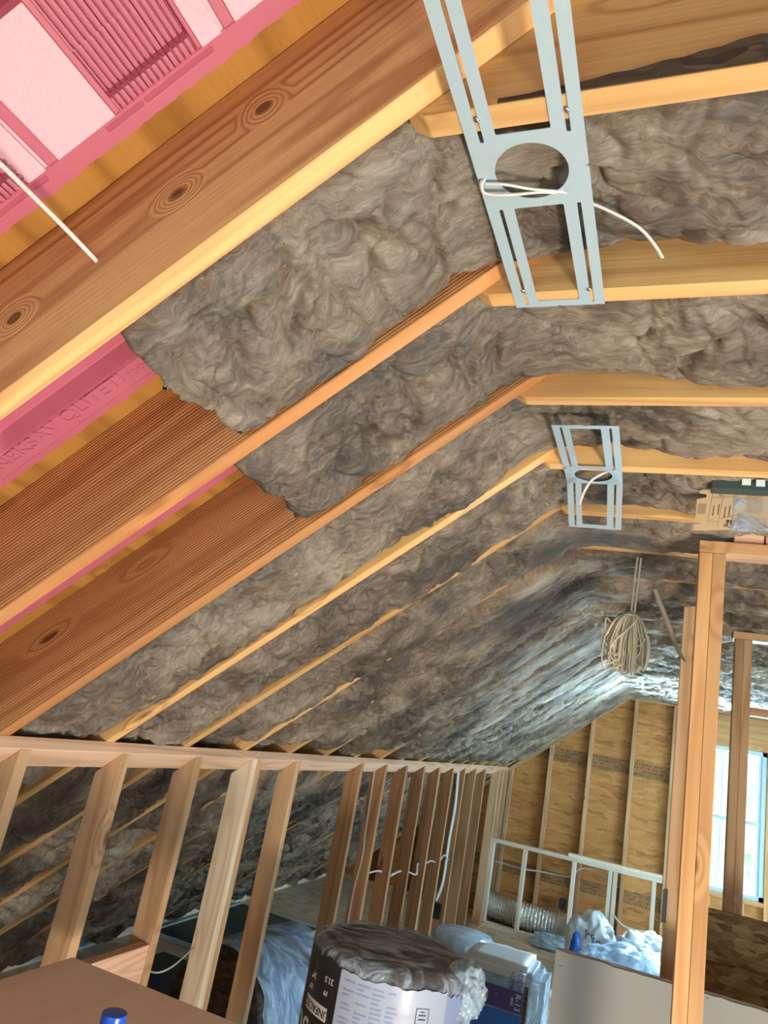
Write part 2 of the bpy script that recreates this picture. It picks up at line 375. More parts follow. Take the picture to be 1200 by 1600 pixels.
# vectorised gradient noise
_rng = np.random.RandomState(3); _perm = _rng.permutation(512); _perm = np.concatenate([_perm, _perm, _perm])
_g = _rng.normal(size=(512, 3)); _g /= np.linalg.norm(_g, axis=1)[:, None]
def pn(p):
    i = np.floor(p).astype(int); f = p-i; u = f*f*f*(f*(f*6-15)+10); i = i & 511; r = 0
    for dx in (0, 1):
        for dy in (0, 1):
            for dz in (0, 1):
                h = _perm[_perm[_perm[i[:, 0]+dx]+i[:, 1]+dy & 1023]+i[:, 2]+dz & 1023]
                g = _g[h]; d = (g*(f-np.array([dx, dy, dz]))).sum(1)
                wgt = (u[:, 0] if dx else 1-u[:, 0])*(u[:, 1] if dy else 1-u[:, 1])*(u[:, 2] if dz else 1-u[:, 2])
                r = r+d*wgt
    return r
def crumple(p):
    """lumpy wool: soft lumps cut by narrow winding creases, roughly -1.4..1"""
    q = p + .16*np.stack([pn(p*3.3+7), pn(p*3.3+31), pn(p*3.3+57)], 1)
    q = q + .05*np.stack([pn(q*11+3), pn(q*11+21), pn(q*11+47)], 1)
    l = 1.6*pn(q*4.2+3) + .9*pn(q*9+13) + .38*pn(q*22)
    c1 = np.exp(-np.abs(pn(q*4.6+11))*17); c2 = np.exp(-np.abs(pn(q*9.5+5))*13); c3 = np.exp(-np.abs(pn(q*21+9))*9)
    c4 = np.exp(-np.abs(pn(q*13+29))*16)
    return l - 1.0*c1 - .75*c2 - .38*c3 - .35*c4 + .55 + .22*pn(q*48)

# ------------------------------------------------------------------ dimensions
S, Y1, XK, ZC, SL = .4064, .655, -.3726, 2.556, .8229
CO = 1/math.sqrt(1+SL*SL); SI = SL*CO           # slope direction (CO,0,SI) uphill
NRM = Vector((SI, 0, -CO))                       # from roof into the room
XE, XR, XW = -3.60, 1.05, 2.40                   # eave, ridge, right wall
YG, YB = 8.479, -2.4
NR = 20
def zs(x): return ZC + SL*(x-XK)
_c0 = Vector(((XE+XR)/2, 0, zs((XE+XR)/2))) - NRM*(.235/2)
def _kn(px, py):
    p = atY(px, py, Y1); dx, dz = p.x-_c0.x, p.z-_c0.z
    a3 = Vector((CO, 0, SI)).cross(Vector((0, 1, 0)))
    return (dx*CO+dz*SI, dx*a3.x+dz*a3.z)
M['fir_knot'] = wood('fir_knot', (.64, .38, .165), (.31, .12, .045), rings=24, pts=[_kn(277, 302), _kn(412, 168), _kn(22, 497)])
ORD = ['first', 'second', 'third', 'fourth', 'fifth', 'sixth', 'seventh', 'eighth', 'ninth', 'tenth', 'eleventh', 'twelfth', 'thirteenth', 'fourteenth', 'fifteenth', 'sixteenth', 'seventeenth', 'eighteenth', 'nineteenth', 'twentieth', 'twenty-first']

# ------------------------------------------------------------------ shell
tag(boxes('floor', [((XE-.1, YB, -.03), (XW, YG+.3, 0))], 'floor_osb'), kind='structure')
# roof sheathing: left and right slopes
h = .235; off = -NRM*h
a0 = Vector((XE-.1, 0, zs(XE-.1)))+off; a1 = Vector((XR, 0, zs(XR)))+off
tk = -NRM*.015
vs = []
for y in (YB, YG+.3):
    for p in (a0, a1, a1+tk+Vector((0, 0, .01)), a0+tk): vs.append((p.x, y, p.z))
fs = [(0, 1, 2, 3), (7, 6, 5, 4)] + [(i, i+4, (i+1) % 4+4, (i+1) % 4) for i in range(4)]
b0 = len(vs); zr = a1.z
for y in (YB, YG+.3):
    for x, z in ((a1.x, zr), (XW+.2, zr-SL*(XW+.2-a1.x)), (XW+.2, zr-SL*(XW+.2-a1.x)+.02), (a1.x, zr+.02)): vs.append((x, y, z))
fs += [tuple(b0+i for i in f) for f in [(0, 1, 2, 3), (7, 6, 5, 4)] + [(i, i+4, (i+1) % 4+4, (i+1) % 4) for i in range(4)]]
tag(link('ceiling', mesh('ceiling', vs, fs), 'ply_roof'), kind='structure')
# far gable wall with window opening
WX0, WX1, WZ0, WZ1 = .33, 1.00, .80, 2.19
def wall_with_hole(name, mat, plane, c, t, u0, u1, z0, z1, hu0, hu1, hz0, hz1):
    def bx(a0, a1, b0, b1):
        return ((a0, c, b0), (a1, c+t, b1)) if plane == 'y' else ((c, a0, b0), (c+t, a1, b1))
    return tag(boxes(name, [bx(u0, hu0, z0, z1), bx(hu1, u1, z0, z1), bx(hu0, hu1, z0, hz0), bx(hu0, hu1, hz1, z1)], mat), kind='structure')
wall_with_hole('wall_far', 'osb_gold', 'y', YG+.089, .012, XE-.1, XW, 0, 4.0, WX0, WX1, WZ0, WZ1)
wall_with_hole('wall_back', 'osb_gold', 'y', YB-.012, .012, XE-.1, XW, 0, 4.0, -1.3, .9, .5, 1.8)
tag(boxes('wall_right', [((XW, a, b), (XW+.012, c_, d_)) for a, c_, b, d_ in ((YB, -.35, 0, 3.2), (1.9, 5.0, 0, 3.2), (7.0, YG+.3, 0, 3.2), (-.35, 1.9, 0, .4), (-.35, 1.9, 1.6, 3.2), (5.0, 7.0, 0, .5), (5.0, 7.0, 1.9, 3.2))], 'osb_gold'), kind='structure')
tag(boxes('wall_left', [((XE-.12, YB, 0), (XE-.10, YG+.3, .3))], 'osb_gold'), kind='structure')

# window
def window(name, frame, panes, muntins, label=None):
    o = boxes(name, frame, 'vinyl', bevel=.003); tag(o, kind='structure')
    for m_ in muntins: boxes('muntin', [m_], 'vinyl', o)
    boxes('pane', panes, 'glass', o)
    return o
yw = YG+.02; e = .045
window('window_1',
       [((WX0, yw, WZ0), (WX0+e, yw+.07, WZ1)), ((WX1-e, yw, WZ0), (WX1, yw+.07, WZ1)), ((WX0, yw, WZ1-e), (WX1, yw+.07, WZ1)), ((WX0, yw, WZ0), (WX1, yw+.07, WZ0+e)),
        ((WX0+e, yw+.02, WZ0+e), (WX0+e+.03, yw+.05, WZ1-e)), ((WX1-e-.03, yw+.02, WZ0+e), (WX1-e, yw+.05, WZ1-e)),
        ((WX0+e, yw+.01, 1.475), (WX1-e, yw+.05, 1.515))],
       [((WX0+e, yw+.034, WZ0+e), (WX1-e, yw+.037, WZ1-e))],
       [((.588, yw+.025, WZ0+e), (.600, yw+.045, WZ1-e))])
window('window_added_side', [((XW, -.35, .4), (XW+.06, -.30, 1.6)), ((XW, 1.85, .4), (XW+.06, 1.9, 1.6)), ((XW, -.35, 1.55), (XW+.06, 1.9, 1.6)), ((XW, -.35, .4), (XW+.06, 1.9, .45))], [((XW+.03, -.3, .45), (XW+.033, 1.85, 1.55))], [])  # unseen window, added to let the side fill in
window('window_added_rear', [((-1.3, YB-.06, .5), (-1.25, YB, 1.8)), ((.85, YB-.06, .5), (.9, YB, 1.8)), ((-1.3, YB-.06, 1.75), (.9, YB, 1.8)), ((-1.3, YB-.06, .5), (.9, YB, .55))], [((-1.25, YB-.04, .55), (.85, YB-.037, 1.75))], [])  # made-up rear window, opening for the rear fill

window('window_added_far', [((XW, 5.0, .5), (XW+.06, 5.05, 1.9)), ((XW, 6.95, .5), (XW+.06, 7.0, 1.9)), ((XW, 5.0, 1.85), (XW+.06, 7.0, 1.9)), ((XW, 5.0, .5), (XW+.06, 7.0, .55))], [((XW+.03, 5.05, .55), (XW+.033, 6.95, 1.85))], [])  # window added out of view for the far side fill

# trees outside the far window
for k, (tx, ty, tz, tr) in enumerate([(2.6, 22, 1.2, 1.9), (.6, 27, -.6, 2.0)]):
    bm = bmesh.new(); bmesh.ops.create_icosphere(bm, subdivisions=5, radius=1)
    P = np.array([v.co[:] for v in bm.verts]); n_ = pn(P*2+k*9)*.5+pn(P*6)*.35+pn(P*14)*.2
    for v, d in zip(bm.verts, n_): v.co = v.co*(1+d)*tr; v.co.z *= 1.25
    t = empty('tree', (tx, ty, -3), ['leafy green tree seen through right pane of the far window', 'lower leafy green tree seen at the foot of the far window'][k], 'tree', 'trees outside the window')
    link('crown', from_bm('crown', bm), 'leaf', t, smooth=True).location = Vector((0, 0, tz+3)) if False else (tx, ty, tz)
    tube('trunk', [(tx, ty, -3), (tx+.05, ty, tz-tr)], .18, 'twine', t, smoothpath=0)

# ------------------------------------------------------------------ rafters
rlab = {0: 'thick knotty fir rafter across the top left, pierced by a white cable', 1: 'saw-marked red-brown rafter below the nearest pink vent strip',
        2: 'saw-marked red-brown rafter with its bottom end meeting the left end of the plate'}
for i in range(-2, NR):
    y0 = Y1+i*S
    x0, x1 = XE, XR
    ln = (x1-x0)/CO; c = Vector(((x0+x1)/2, y0+.019, zs((x0+x1)/2))) - NRM*(.235/2)
    ax = [Vector((CO, 0, SI)), Vector((0, 1, 0)), Vector((CO, 0, SI)).cross(Vector((0, 1, 0)))]
    mt = 'fir_knot' if i == 0 else 'fir' if i < 0 else ('fir_saw' if i in (1, 2) else 'joist')
    o = oboard('rafter', c, ax, (ln, .038, .235), mt)
    if i < 0: lb = 'fir rafter out of view behind the camera, %s one back' % ORD[-i-1]
    elif i in rlab: lb = rlab[i]
    else: lb = 'yellow fir rafter showing between grey wool batts, %s rafter counted from the top left' % ORD[i]
    tag(o, lb, 'rafter', 'rafters of the left roof slope')
# ceiling joists
jlab = {0: 'large ceiling joist at top right with dark bark-stained lower edge', 1: 'ceiling joist under the far end of the nearer metal plate'}
for i in range(0, NR):
    y0 = Y1+i*S+.038
    poly = [(XK-.012, ZC+.018), (XK+.02, ZC), (XW-.02, ZC), (XW-.02, ZC+.235), (XK+.28, ZC+.235), (XK+.05, ZC+.07)]
    o = prism_xz('ceiling_joist', poly, y0, y0+.038, 'joist')
    tag(o, jlab.get(i, 'yellow ceiling joist between wool batts, %s joist counted from the top' % ORD[i]), 'joist', 'flat ceiling joists')
    if i == 0:   # wane strip of bark along the lower near edge
        vs, fs = [], []; n = 60; P = np.array([[XK+.12+t*(1.2), .1, 0] for t in np.linspace(0, 1, n)])
        up = (.020+.032*(pn(P*5)+.5)+.012*pn(P*23)+.008*pn(P*61))*np.clip(np.linspace(0, 1, n)/.25, .15, 1)
        for t in range(n):
            x = P[t, 0]; vs += [(x, y0-.0015, ZC+.003), (x, y0-.0015, ZC+.003+max(.004, up[t])), (x, y0+.001, ZC+.003), (x, y0+.001, ZC+.003+max(.004, up[t]))]
        for t in range(n-1):
            a = 4*t; fs += [(a, a+4, a+5, a+1), (a+1, a+5, a+7, a+3), (a+2, a+3, a+7, a+6)]
        tag(link('bark_edge', mesh('bark_edge', vs, fs), 'rollend', o), 'dark bark left on the edge')

# ------------------------------------------------------------------ insulation batts
def batt(path, y0, y1, ds, dy, amp, bulge, edge, seed, name, ragged0=0, label='', group='', thick=.14, hang=None, cap=None):
    """path: fn(s)->(point,normal) arrays ; closed mattress with crumpled face"""
    L_ = path['len']; ns = max(8, int(L_/ds)); nv = max(6, int((y1-y0)/dy))
    s = np.linspace(0, L_, ns+1); v = np.linspace(0, 1, nv+1)
    Sg, Vg = np.meshgrid(s, v, indexing='ij'); Sg = Sg.ravel(); Vg = Vg.ravel()
    if ragged0:
        e0 = ragged0*(pn(np.stack([Vg*3+seed, Vg*0+.5, Vg*0], 1))+.5*pn(np.stack([Vg*11+seed, Vg*0+.5, Vg*0], 1))+.35*pn(np.stack([Vg*33+seed, Vg*0+.5, Vg*0], 1)))
        Sg = Sg + e0*np.clip(1-Sg/.25, 0, 1)
    P0, Nn = path['f'](Sg); sh_ = .038*np.clip((P0[:, 0]-XK+.05)/.08, 0, 1); Yg = y0+sh_+(y1-sh_-y0)*Vg
    P = np.stack([P0[:, 0], Yg, P0[:, 1]], 1)
    cr = crumple(P*1.0+seed*3.7)
    prof = np.clip(1-(2*Vg-1)**6, 0, 1)**.5 * np.clip(1-(np.clip(1-Sg/.06, 0, 1))**4, 0, 1)**.5
    edgen = edge*(1+.9*pn(P*4+seed)*2)
    d = bulge*np.abs(np.sin(np.pi*Vg))**.7 + amp*cr*(.35+.65*np.sin(np.pi*np.clip(Vg, .02, .98))) - edgen*(1-prof) 
    if hang is not None: d = d + hang(P)
    if cap is not None:
        c_ = cap(P); d = c_-.012*np.log1p(np.exp(np.clip((c_-d)/.012, -30, 30)))
    P[:, 0] += Nn[:, 0]*d; P[:, 2] += Nn[:, 1]*d
    P[:, 1] += amp*.5*pn(P*9+2)*np.sin(np.pi*Vg)
    nV = nv+1; vs = P.tolist(); fs = []
    for i in range(ns):
        for j in range(nv):
            a = i*nV+j; fs.append((a, a+1, a+nV+1, a+nV))
    # sides and back
    b0 = len(vs); sr = Sg.reshape(ns+1, nV)
    for j, yy in ((0, y0), (nv, y1)):
        q, nn = path['f'](sr[:, j]); shb = .038*np.clip((q[:, 0]-XK+.05)/.08, 0, 1)
        for k in range(ns+1): vs.append((q[k, 0]-nn[k, 0]*thick, yy+shb[k], q[k, 1]-nn[k, 1]*thick))
    B = b0+ns+1
    for k in range(ns):
        fs.append((k*nV, (k+1)*nV, b0+k+1, b0+k)); fs.append((k*nV+nv, B+k, B+k+1, (k+1)*nV+nv)); fs.append((b0+k, b0+k+1, B+k+1, B+k))
    fs.append((b0,)+tuple(B+0 if False else x for x in [])+tuple([B])+tuple(range(nv, -1, -1)))
    fs.append((B+ns, b0+ns)+tuple(ns*nV+t for t in range(0, nv+1)))
    o = link(name, mesh(name, vs, fs), 'wool', smooth=True)
    return tag(o, label, 'insulation', group)
RB = .16                                             # bend radius of a batt where slope turns into flat ceiling
def bent_path(xa, xb):
    th = math.atan(SL); tl = RB*math.tan(th/2); l1 = (XK-xa)/CO-tl; l2 = RB*th; l3 = (xb-XK)-tl
    def f(s):
        s = np.asarray(s, float); a = np.clip((s-l1)/l2, 0, 1)*th
        x = np.where(s < l1, xa+s*CO, 0.); z = np.where(s < l1, ZC+SL*(x-XK), 0.)
        xs_, zs_ = XK-tl*CO, ZC-tl*SI; cx_, cz_ = xs_+RB*SI, zs_-RB*CO
        m_ = (s >= l1) & (s <= l1+l2); ang = th-a
        x = np.where(m_, cx_-RB*np.sin(ang), x); z = np.where(m_, cz_+RB*np.cos(ang), z)
        e_ = s > l1+l2; x = np.where(e_, XK+tl+(s-l1-l2), x); z = np.where(e_, ZC, z)
        ang = np.where(s < l1, th, np.where(m_, ang, 0.))
        return np.stack([x, z], 1), np.stack([np.sin(ang), -np.cos(ang)], 1)
    return {'len': l1+l2+l3, 'f': f}
for i in range(0, NR):
    ya = Y1+i*S+.038; yb = min(Y1+(i+1)*S, YG-.002)
    if yb-ya < .1: continue
    ds, dy = (.0045, .0045) if i < 2 else ((.006, .006) if i < 4 else ((.008, .008) if i < 8 else (.011, .011)))
    xlo = -.775 if i == 0 else (-.82 if i == 1 else -3.42)
    g = 'wool batts filling the roof bays'
    lab = {0: 'grey-brown wool batt behind the large mounting plate, with ragged cut lower edge', 1: 'grey-brown wool batt with cut lower edge, second and narrower of the two cut ones'}.get(i, 'grey wool batt running down past the stud wall, %s roof bay from the top left' % ORD[i])
    far = max(0, min(1, (i-2)/4))
    def hang(P, far=far, i=i):   # far batts sag over the rafters near the bend
        t = np.exp(-((P[:, 0]-XK+.25)/.60)**2)
        d = far*(.046*t*(1.0+1.4*pn(P*np.array([3.0, .8, 3.0])+i*5)) + .024*pn(P*np.array([2.2, .9, 2.2])+i*3)*2 - .016*np.clip((XK-.7-P[:, 0])/.5, 0, 1))
        if i < 4: d = d-.022*np.exp(-np.abs((P[:, 0]+.23)/.19)**4)
        if i == 0: d = d-.036*np.clip((P[:, 0]-XK)/.35, 0, 1)*np.clip((P[:, 1]-.92)/.12, 0, 1)
        d = d - 1.0*np.exp(-((P[:, 0]+1.63)/.09)**2)*(.045+.06*far)
        return d
    batt(bent_path(xlo, XW-.02 if i > 5 else 1.5), ya-.002*far, yb+.002*far, ds, dy, .033*(1+.12*far), .016+.022*far, .034-.002*far, i+1, 'insulation_batt', .035 if i < 2 else 0, lab, g, hang=hang, cap=lambda P, i=i, far=far: (.034+.026*far-.033*np.exp(-np.abs((P[:, 0]+.23)/.19)**4)*(1-far)-.020*np.clip((P[:, 0]-XK)/.1, 0, 1)*(1-far)))

# ------------------------------------------------------------------ pink foam rafter vents
def baffle(i, xa, xb, ds, label, kindp):
    ya = Y1+i*S+.038+.045; yb = Y1+(i+1)*S-.043; W = yb-ya
    L_ = (xb-xa)/CO; ns = int(L_/ds); nv = int(W/.004)
    s = np.linspace(0, L_, ns+1); v = np.linspace(0, W, nv+1)
    Sg, Vg = np.meshgrid(s, v, indexing='ij'); Xg = xa+Sg*CO
    ed = np.minimum(Vg, W-Vg)
    hgt = np.clip((ed-.045)/.012, 0, 1)*.045            # flange then plateau
    padm = np.zeros_like(hgt)
    XA = Xg-.118
    if kindp == 'ribbed':
        per = .235; u = np.mod(XA+.836, per)
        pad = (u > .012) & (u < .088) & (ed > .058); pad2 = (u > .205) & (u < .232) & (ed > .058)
        rib = (u > .094) & (u < .200) & (ed > .060)
        hgt -= .010*rib; hgt += np.where(rib, .0045*(1+np.sign(np.sin(XA*2*math.pi/.0070)))*.9, 0)
        low = (np.abs(Vg-W*.60) < .035) & rib; hgt -= np.where(low, .012, 0)
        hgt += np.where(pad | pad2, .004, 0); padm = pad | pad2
        gr = (u > .228) & (u < .234) & (ed > .05); hgt -= .006*gr
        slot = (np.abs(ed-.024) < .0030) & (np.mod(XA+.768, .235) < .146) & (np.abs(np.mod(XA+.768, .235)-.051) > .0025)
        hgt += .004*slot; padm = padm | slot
    else:
        u = np.mod(XA+1.23, .62)
        chan = (ed > .118) & (u > .03)
        sl = np.clip((ed-.105)/.02, 0, 1)*np.clip((u-.02)/.03, 0, 1)
        hgt -= .034*sl
    jag = .006*pn(np.stack([Sg.ravel()*25, Sg.ravel()*0, Sg.ravel()*0+i], 1)).reshape(Sg.shape)+.004*pn(np.stack([Sg.ravel()*90, Sg.ravel()*0, Sg.ravel()*0+i], 1)).reshape(Sg.shape)
    Yg = ya+Vg+np.where(ed < .02, jag*np.sign(Vg-W/2)*(1-ed/.02), 0)
    base = -.2335+.0
    d = base+hgt
    P = np.stack([Xg+SI*d, Yg, zs(Xg)-CO*d], -1).reshape(-1, 3)
    nV = nv+1; fs = []; mi = []
    for a in range(ns):
        for b in range(nv):
            q = a*nV+b; fs.append((q, q+1, q+nV+1, q+nV)); mi.append(int(padm[a, b] and padm[a+1, b+1]))
    me = mesh('rafter_vent', P.tolist(), fs)
    o = link('rafter_vent', me, 'pink'); me.materials.append(M['pinkpad_lit']); me.polygons.foreach_set('material_index', mi)
    md = o.modifiers.new('t', 'SOLIDIFY'); md.thickness = .002; md.offset = 1
    return tag(o, label, 'rafter vent', 'pink foam rafter vents')
b_top = baffle(-1, -1.20, -.10, .00116, 'pink ribbed foam vent with pads painted as brightly lit at the top left corner', 'ribbed')
b_mid = baffle(0, -3.3, -.55, .01, 'pink foam vent with embossed lettering just below the knotty rafter', 'plain')
b_low = baffle(1, -3.3, -.6, .01, 'narrow strip of pink foam vent showing under the second rafter', 'plain')
def on_vent(body, size, x, y, d, mat, parent, rz, name='lettering', ext=.0008):
    me = text_mesh(body, size, ext)
    # local x -> along slope, local y -> along Y ; out of roof = NRM
    ex = Vector((CO, 0, SI)); ey = NRM.cross(ex); ca, sa = math.cos(rz), math.sin(rz)
    X = ex*ca+ey*sa; Yv = -ex*sa+ey*ca; x = x-SI*d; p = Vector((x, y, zs(x)))+NRM*d
    mw = Matrix(((X.x, Yv.x, NRM.x, p.x), (X.y, Yv.y, NRM.y, p.y), (X.z, Yv.z, NRM.z, p.z), (0, 0, 0, 1)))
    return link(name, me, mat, parent, mw=mw)
on_vent('ONNEKSAV QLITETI', .042, -1.13, .928, -.2335+.045+.001, 'pink', b_mid, 0, ext=.0028)
on_vent('024382', .020, -.955, .935, -.2335+.045+.001, 'pink', b_mid, 0, ext=.002)
on_vent('7CLD', .016, -.868, .527, -.2335+.050, 'pink', b_top, -math.pi/2, ext=.0012)

# ------------------------------------------------------------------ white cable through the knotty rafter
t = tag(tube('cable', [atY(-40, 225, .42), atY(0, 256, .46), atY(60, 315, .54), atY(108, 363, .60), atY(151, 408, .655), atY(158, 416, .70)], .0036, 'cable', flat=.6), 'thin white cable poking into the knotty rafter at upper left', 'cable')

# ------------------------------------------------------------------ recessed-light mounting plates
def curve_plate(outer, holes):
    cu = bpy.data.curves.new('p', 'CURVE'); cu.dimensions = '2D'; cu.fill_mode = 'BOTH'; cu.extrude = .0006
    for poly in [outer]+holes:
        sp = cu.splines.new('POLY'); sp.points.add(len(poly)-1); sp.use_cyclic_u = True
        for k, (x, y) in enumerate(poly): sp.points[k].co = (x, y, 0, 1)
    o = bpy.data.objects.new('p', cu); C.objects.link(o); bpy.context.view_layer.update()
    me = bpy.data.meshes.new_from_object(o.evaluated_get(bpy.context.evaluated_depsgraph_get()))
    bpy.data.objects.remove(o); bpy.data.curves.remove(cu); return me
def rrect(x0, y0, x1, y1, r=.003, n=4):
    out = []
    for cx, cy, a0 in ((x1-r, y1-r, 0), (x0+r, y1-r, 90), (x0+r, y0+r, 180), (x1-r, y0+r, 270)):
        for k in range(n+1):
            a = math.radians(a0+90*k/n); out.append((cx+r*math.cos(a), cy+r*math.sin(a)))
    return out
def plate_mesh(L_, c, folds=()):
    Wd = .160
    holes = [[(.080+.0525*math.cos(2*math.pi*k/48), c+.0525*math.sin(2*math.pi*k/48)) for k in range(48)],
             rrect(.042, c+.070, .117, L_-.018), rrect(.042, .018, .117, c-.072),
             rrect(.0185, c+.070, .0245, L_-.008, .002), rrect(.1365, c+.070, .1425, L_-.008, .002),
             rrect(.0185, .012, .0245, c-.062, .002), rrect(.1365, .012, .1425, c-.062, .002)]
    notch = [(0, 0), (.076, 0), (.08, .004), (.084, 0), (Wd, 0), (Wd, c-.003), (Wd-.006, c), (Wd, c+.003), (Wd, L_), (.084, L_), (.08, L_-.004), (.076, L_), (0, L_)]
    me = curve_plate(notch, holes)
    if folds:
        bm = bmesh.new(); bm.from_mesh(me)
        for f in folds: bmesh.ops.bisect_plane(bm, geom=bm.verts[:]+bm.edges[:]+bm.faces[:], plane_co=(0, f, 0), plane_no=(0, 1, 0))
        bm.to_mesh(me); bm.free()
    return me
def screw(p, parent):
    bm = bmesh.new(); bmesh.ops.create_uvsphere(bm, u_segments=12, v_segments=8, radius=.0042)
    for v in bm.verts: v.co.z *= .6; v.co += Vector(p)
    return link('screw', from_bm('screw', bm), 'screw', parent, smooth=True)
pl = empty('mounting_plate', (-.225, .81, 2.555), 'large grey steel light mounting plate with round hole at top centre', 'mounting plate', 'steel mounting plates on the ceiling')
me = plate_mesh(.665, .335)
link('plate', me, 'galv', pl, mw=Matrix.Translation((-.306, .475, 2.5545)))
for p in ((745, 188), (886, 172), (817, 455), (920, 452)): screw(atZ(*p, 2.5525), pl)
pl2 = empty('mounting_plate', (-.225, 1.98, 2.555), 'smaller bent steel light mounting plate hanging by the fourth joist', 'mounting plate', 'steel mounting plates on the ceiling')
me = plate_mesh(.64, .345, folds=(.29, .42, .50))
A = atY(862, 664, 1.615); B = atY(966, 668, 1.63)
prof = [(0, A.y, A.z), (.29, 1.925, 2.5535), (.42, 2.045, 2.5525), (.64, 2.23, 2.474)]
for v in me.vertices:
    y = v.co.y
    for (s0, y0, z0), (s1, y1_, z1) in zip(prof, prof[1:]):
        if y <= s1+1e-6: break
    k = (y-s0)/(s1-s0); Y = y0+(y1_-y0)*k; Z = z0+(z1-z0)*k
    tt = y/.64
    xl = -.303+.0*tt-.018*tt; v.co = (xl+v.co.x, Y, Z+v.co.z+.0*tt)
link('plate', me, 'galv', pl2)
for p in ((884, 731), (960, 734)): screw(atZ(*p, 2.5505), pl2)
# cable at the nearer plate
z = 2.547
tag(tube('cable', [atZ(800, 262, 2.60), atZ(770, 272, 2.58), atZ(754, 283, 2.551), atZ(752, 292, z), atZ(760, 303, z-.003), atZ(800, 304, z-.003), atZ(850, 300, 2.551), atZ(885, 305, 2.562), atZ(925, 318, 2.560), atZ(965, 336, 2.552), atZ(1000, 357, 2.548), atZ(1022, 382, 2.545), atZ(1034, 402, 2.545)], .0045, 'cable', flat=.55), 'white cable looped through the hole of the large mounting plate', 'cable', 'white cables at the mounting plates')
tag(tube('cable', [atZ(757, 287, 2.549), atZ(790, 288, 2.547), atZ(830, 295, 2.548), atZ(880, 300, 2.556), atZ(905, 307, 2.565)], .0045, 'cable', flat=.55), 'short upper strand of white cable doubled across the large plate hole', 'cable', 'white cables at the mounting plates')
tag(tube('cable', [atZ(955, 736, 2.60), atZ(944, 739, 2.552), atZ(925, 750, 2.53), atZ(913, 768, 2.50), atZ(905, 788, 2.47)], .0055, 'cable', flat=.6), 'short white cable dangling from the hole of the smaller bent plate', 'cable', 'white cables at the mounting plates')

# ------------------------------------------------------------------ knee wall
XP = -1.5833
xr = XP+.038*SI                                      # room face of the studs
ln = YG-.02-(-.6)
A0 = Vector((XP, 0, zs(XP)))
dirp = Vector((CO, 0, SI))
c = A0 - dirp*.0445 + NRM*.019; c.y = (YG-.02-.6)/2
oboard('top_plate', c, [Vector((0, 1, 0)), NRM.copy(), Vector((0, 1, 0)).cross(NRM)], (YG-.02+.6, .038, .089), 'plate')
tag(bpy.data.objects['top_plate'], 'long tilted top plate of the left stud wall under the rafters', 'wall plate')
tag(board('bottom_plate', (xr-.089, -.6, 0), (xr, YG-.02, .038), 'plate'), 'floor plate under the left stud wall', 'wall plate')
def zt(x): return zs(x)-.038*math.sqrt(1+SL*SL)
YS = 1.9746
def kstud(y1_, mat, label, x1=xr, w_=.038):
    poly = [(x1-.089, .038), (x1, .038), (x1, zt(x1)), (x1-.089, zt(x1-.089))]
    o = prism_xz('wall_stud', poly, y1_-w_, y1_, mat, rot=math.pi/2)
    return tag(o, label, 'stud', 'studs of the left stud wall')
slabs = {-1: 'stud at the far left edge of the picture, partly cut off', 0: 'wide-faced stud at left with dark knot near its foot, behind the plywood table',
         1: 'stud with a dark stained patch halfway, beside the pinkish block', 2: 'pale half of a doubled stud left of the blue roll', 3: 'stud in front of the dark round roll end'}
for i in range(-4, 14):
    if i == 4: continue
    if i < -1: lb = 'left wall stud out of view behind the plywood table, %s one back' % ORD[-i-2]
    else: lb = slabs.get(i, 'left wall stud standing farther off, number %s from the picture edge' % ORD[i+1])
    if i == 5: lb = 'stud just left of the stud carrying a long vertical cable'
    if i == 6: lb = 'stud with a long thin white cable down its face'
    if i == 11: lb = 'far stud with a black electrical box near its foot'
    kstud(YS+i*S, 'studpale' if i in (2,) else ('stud_shaded' if i > 4 else 'stud'), lb)
kstud(YS+2*S+.038, 'stud', 'second half of the doubled stud, behind its pale twin')
for k, yy in enumerate((7.98, 8.20, 8.44)):
    kstud(yy, 'stud', ['wide stud closest to the small white frame at the wall corner', 'corner stud hidden between two others at the far end', 'last corner stud against the far wall'][k])
# blocking by the stained stud
tag(board('wood_block', (xr-.045, YS+.001, .77), (xr-.004, YS+S-.039, .912), 'pink_block'), 'pinkish wooden block nailed between two studs above the plywood corner', 'block')
# thin wire curling off the pale stud
tag(tube('wire', [atX(303, 1480, xr-.03), atX(285, 1497, xr+.01), atX(268, 1511, xr+.02), atX(250, 1519, xr), atX(236, 1518, xr-.03), atX(226, 1508, xr-.06)], .003, 'cable'), 'thin white wire curving off the pale stud near the floor', 'wire')
# cable down a stud face
yf = YS+6*S-.038-.004
tag(tube('cable', [atY(586, 1200, yf), atY(580, 1240, yf), atY(571, 1300, yf), atY(566, 1340, yf), atY(553, 1390, yf), atY(543, 1445, yf), atY(538, 1480, yf)], .006, 'cable', flat=.5), 'long thin white cable stapled down a stud face', 'cable', 'white cables in the stud wall')
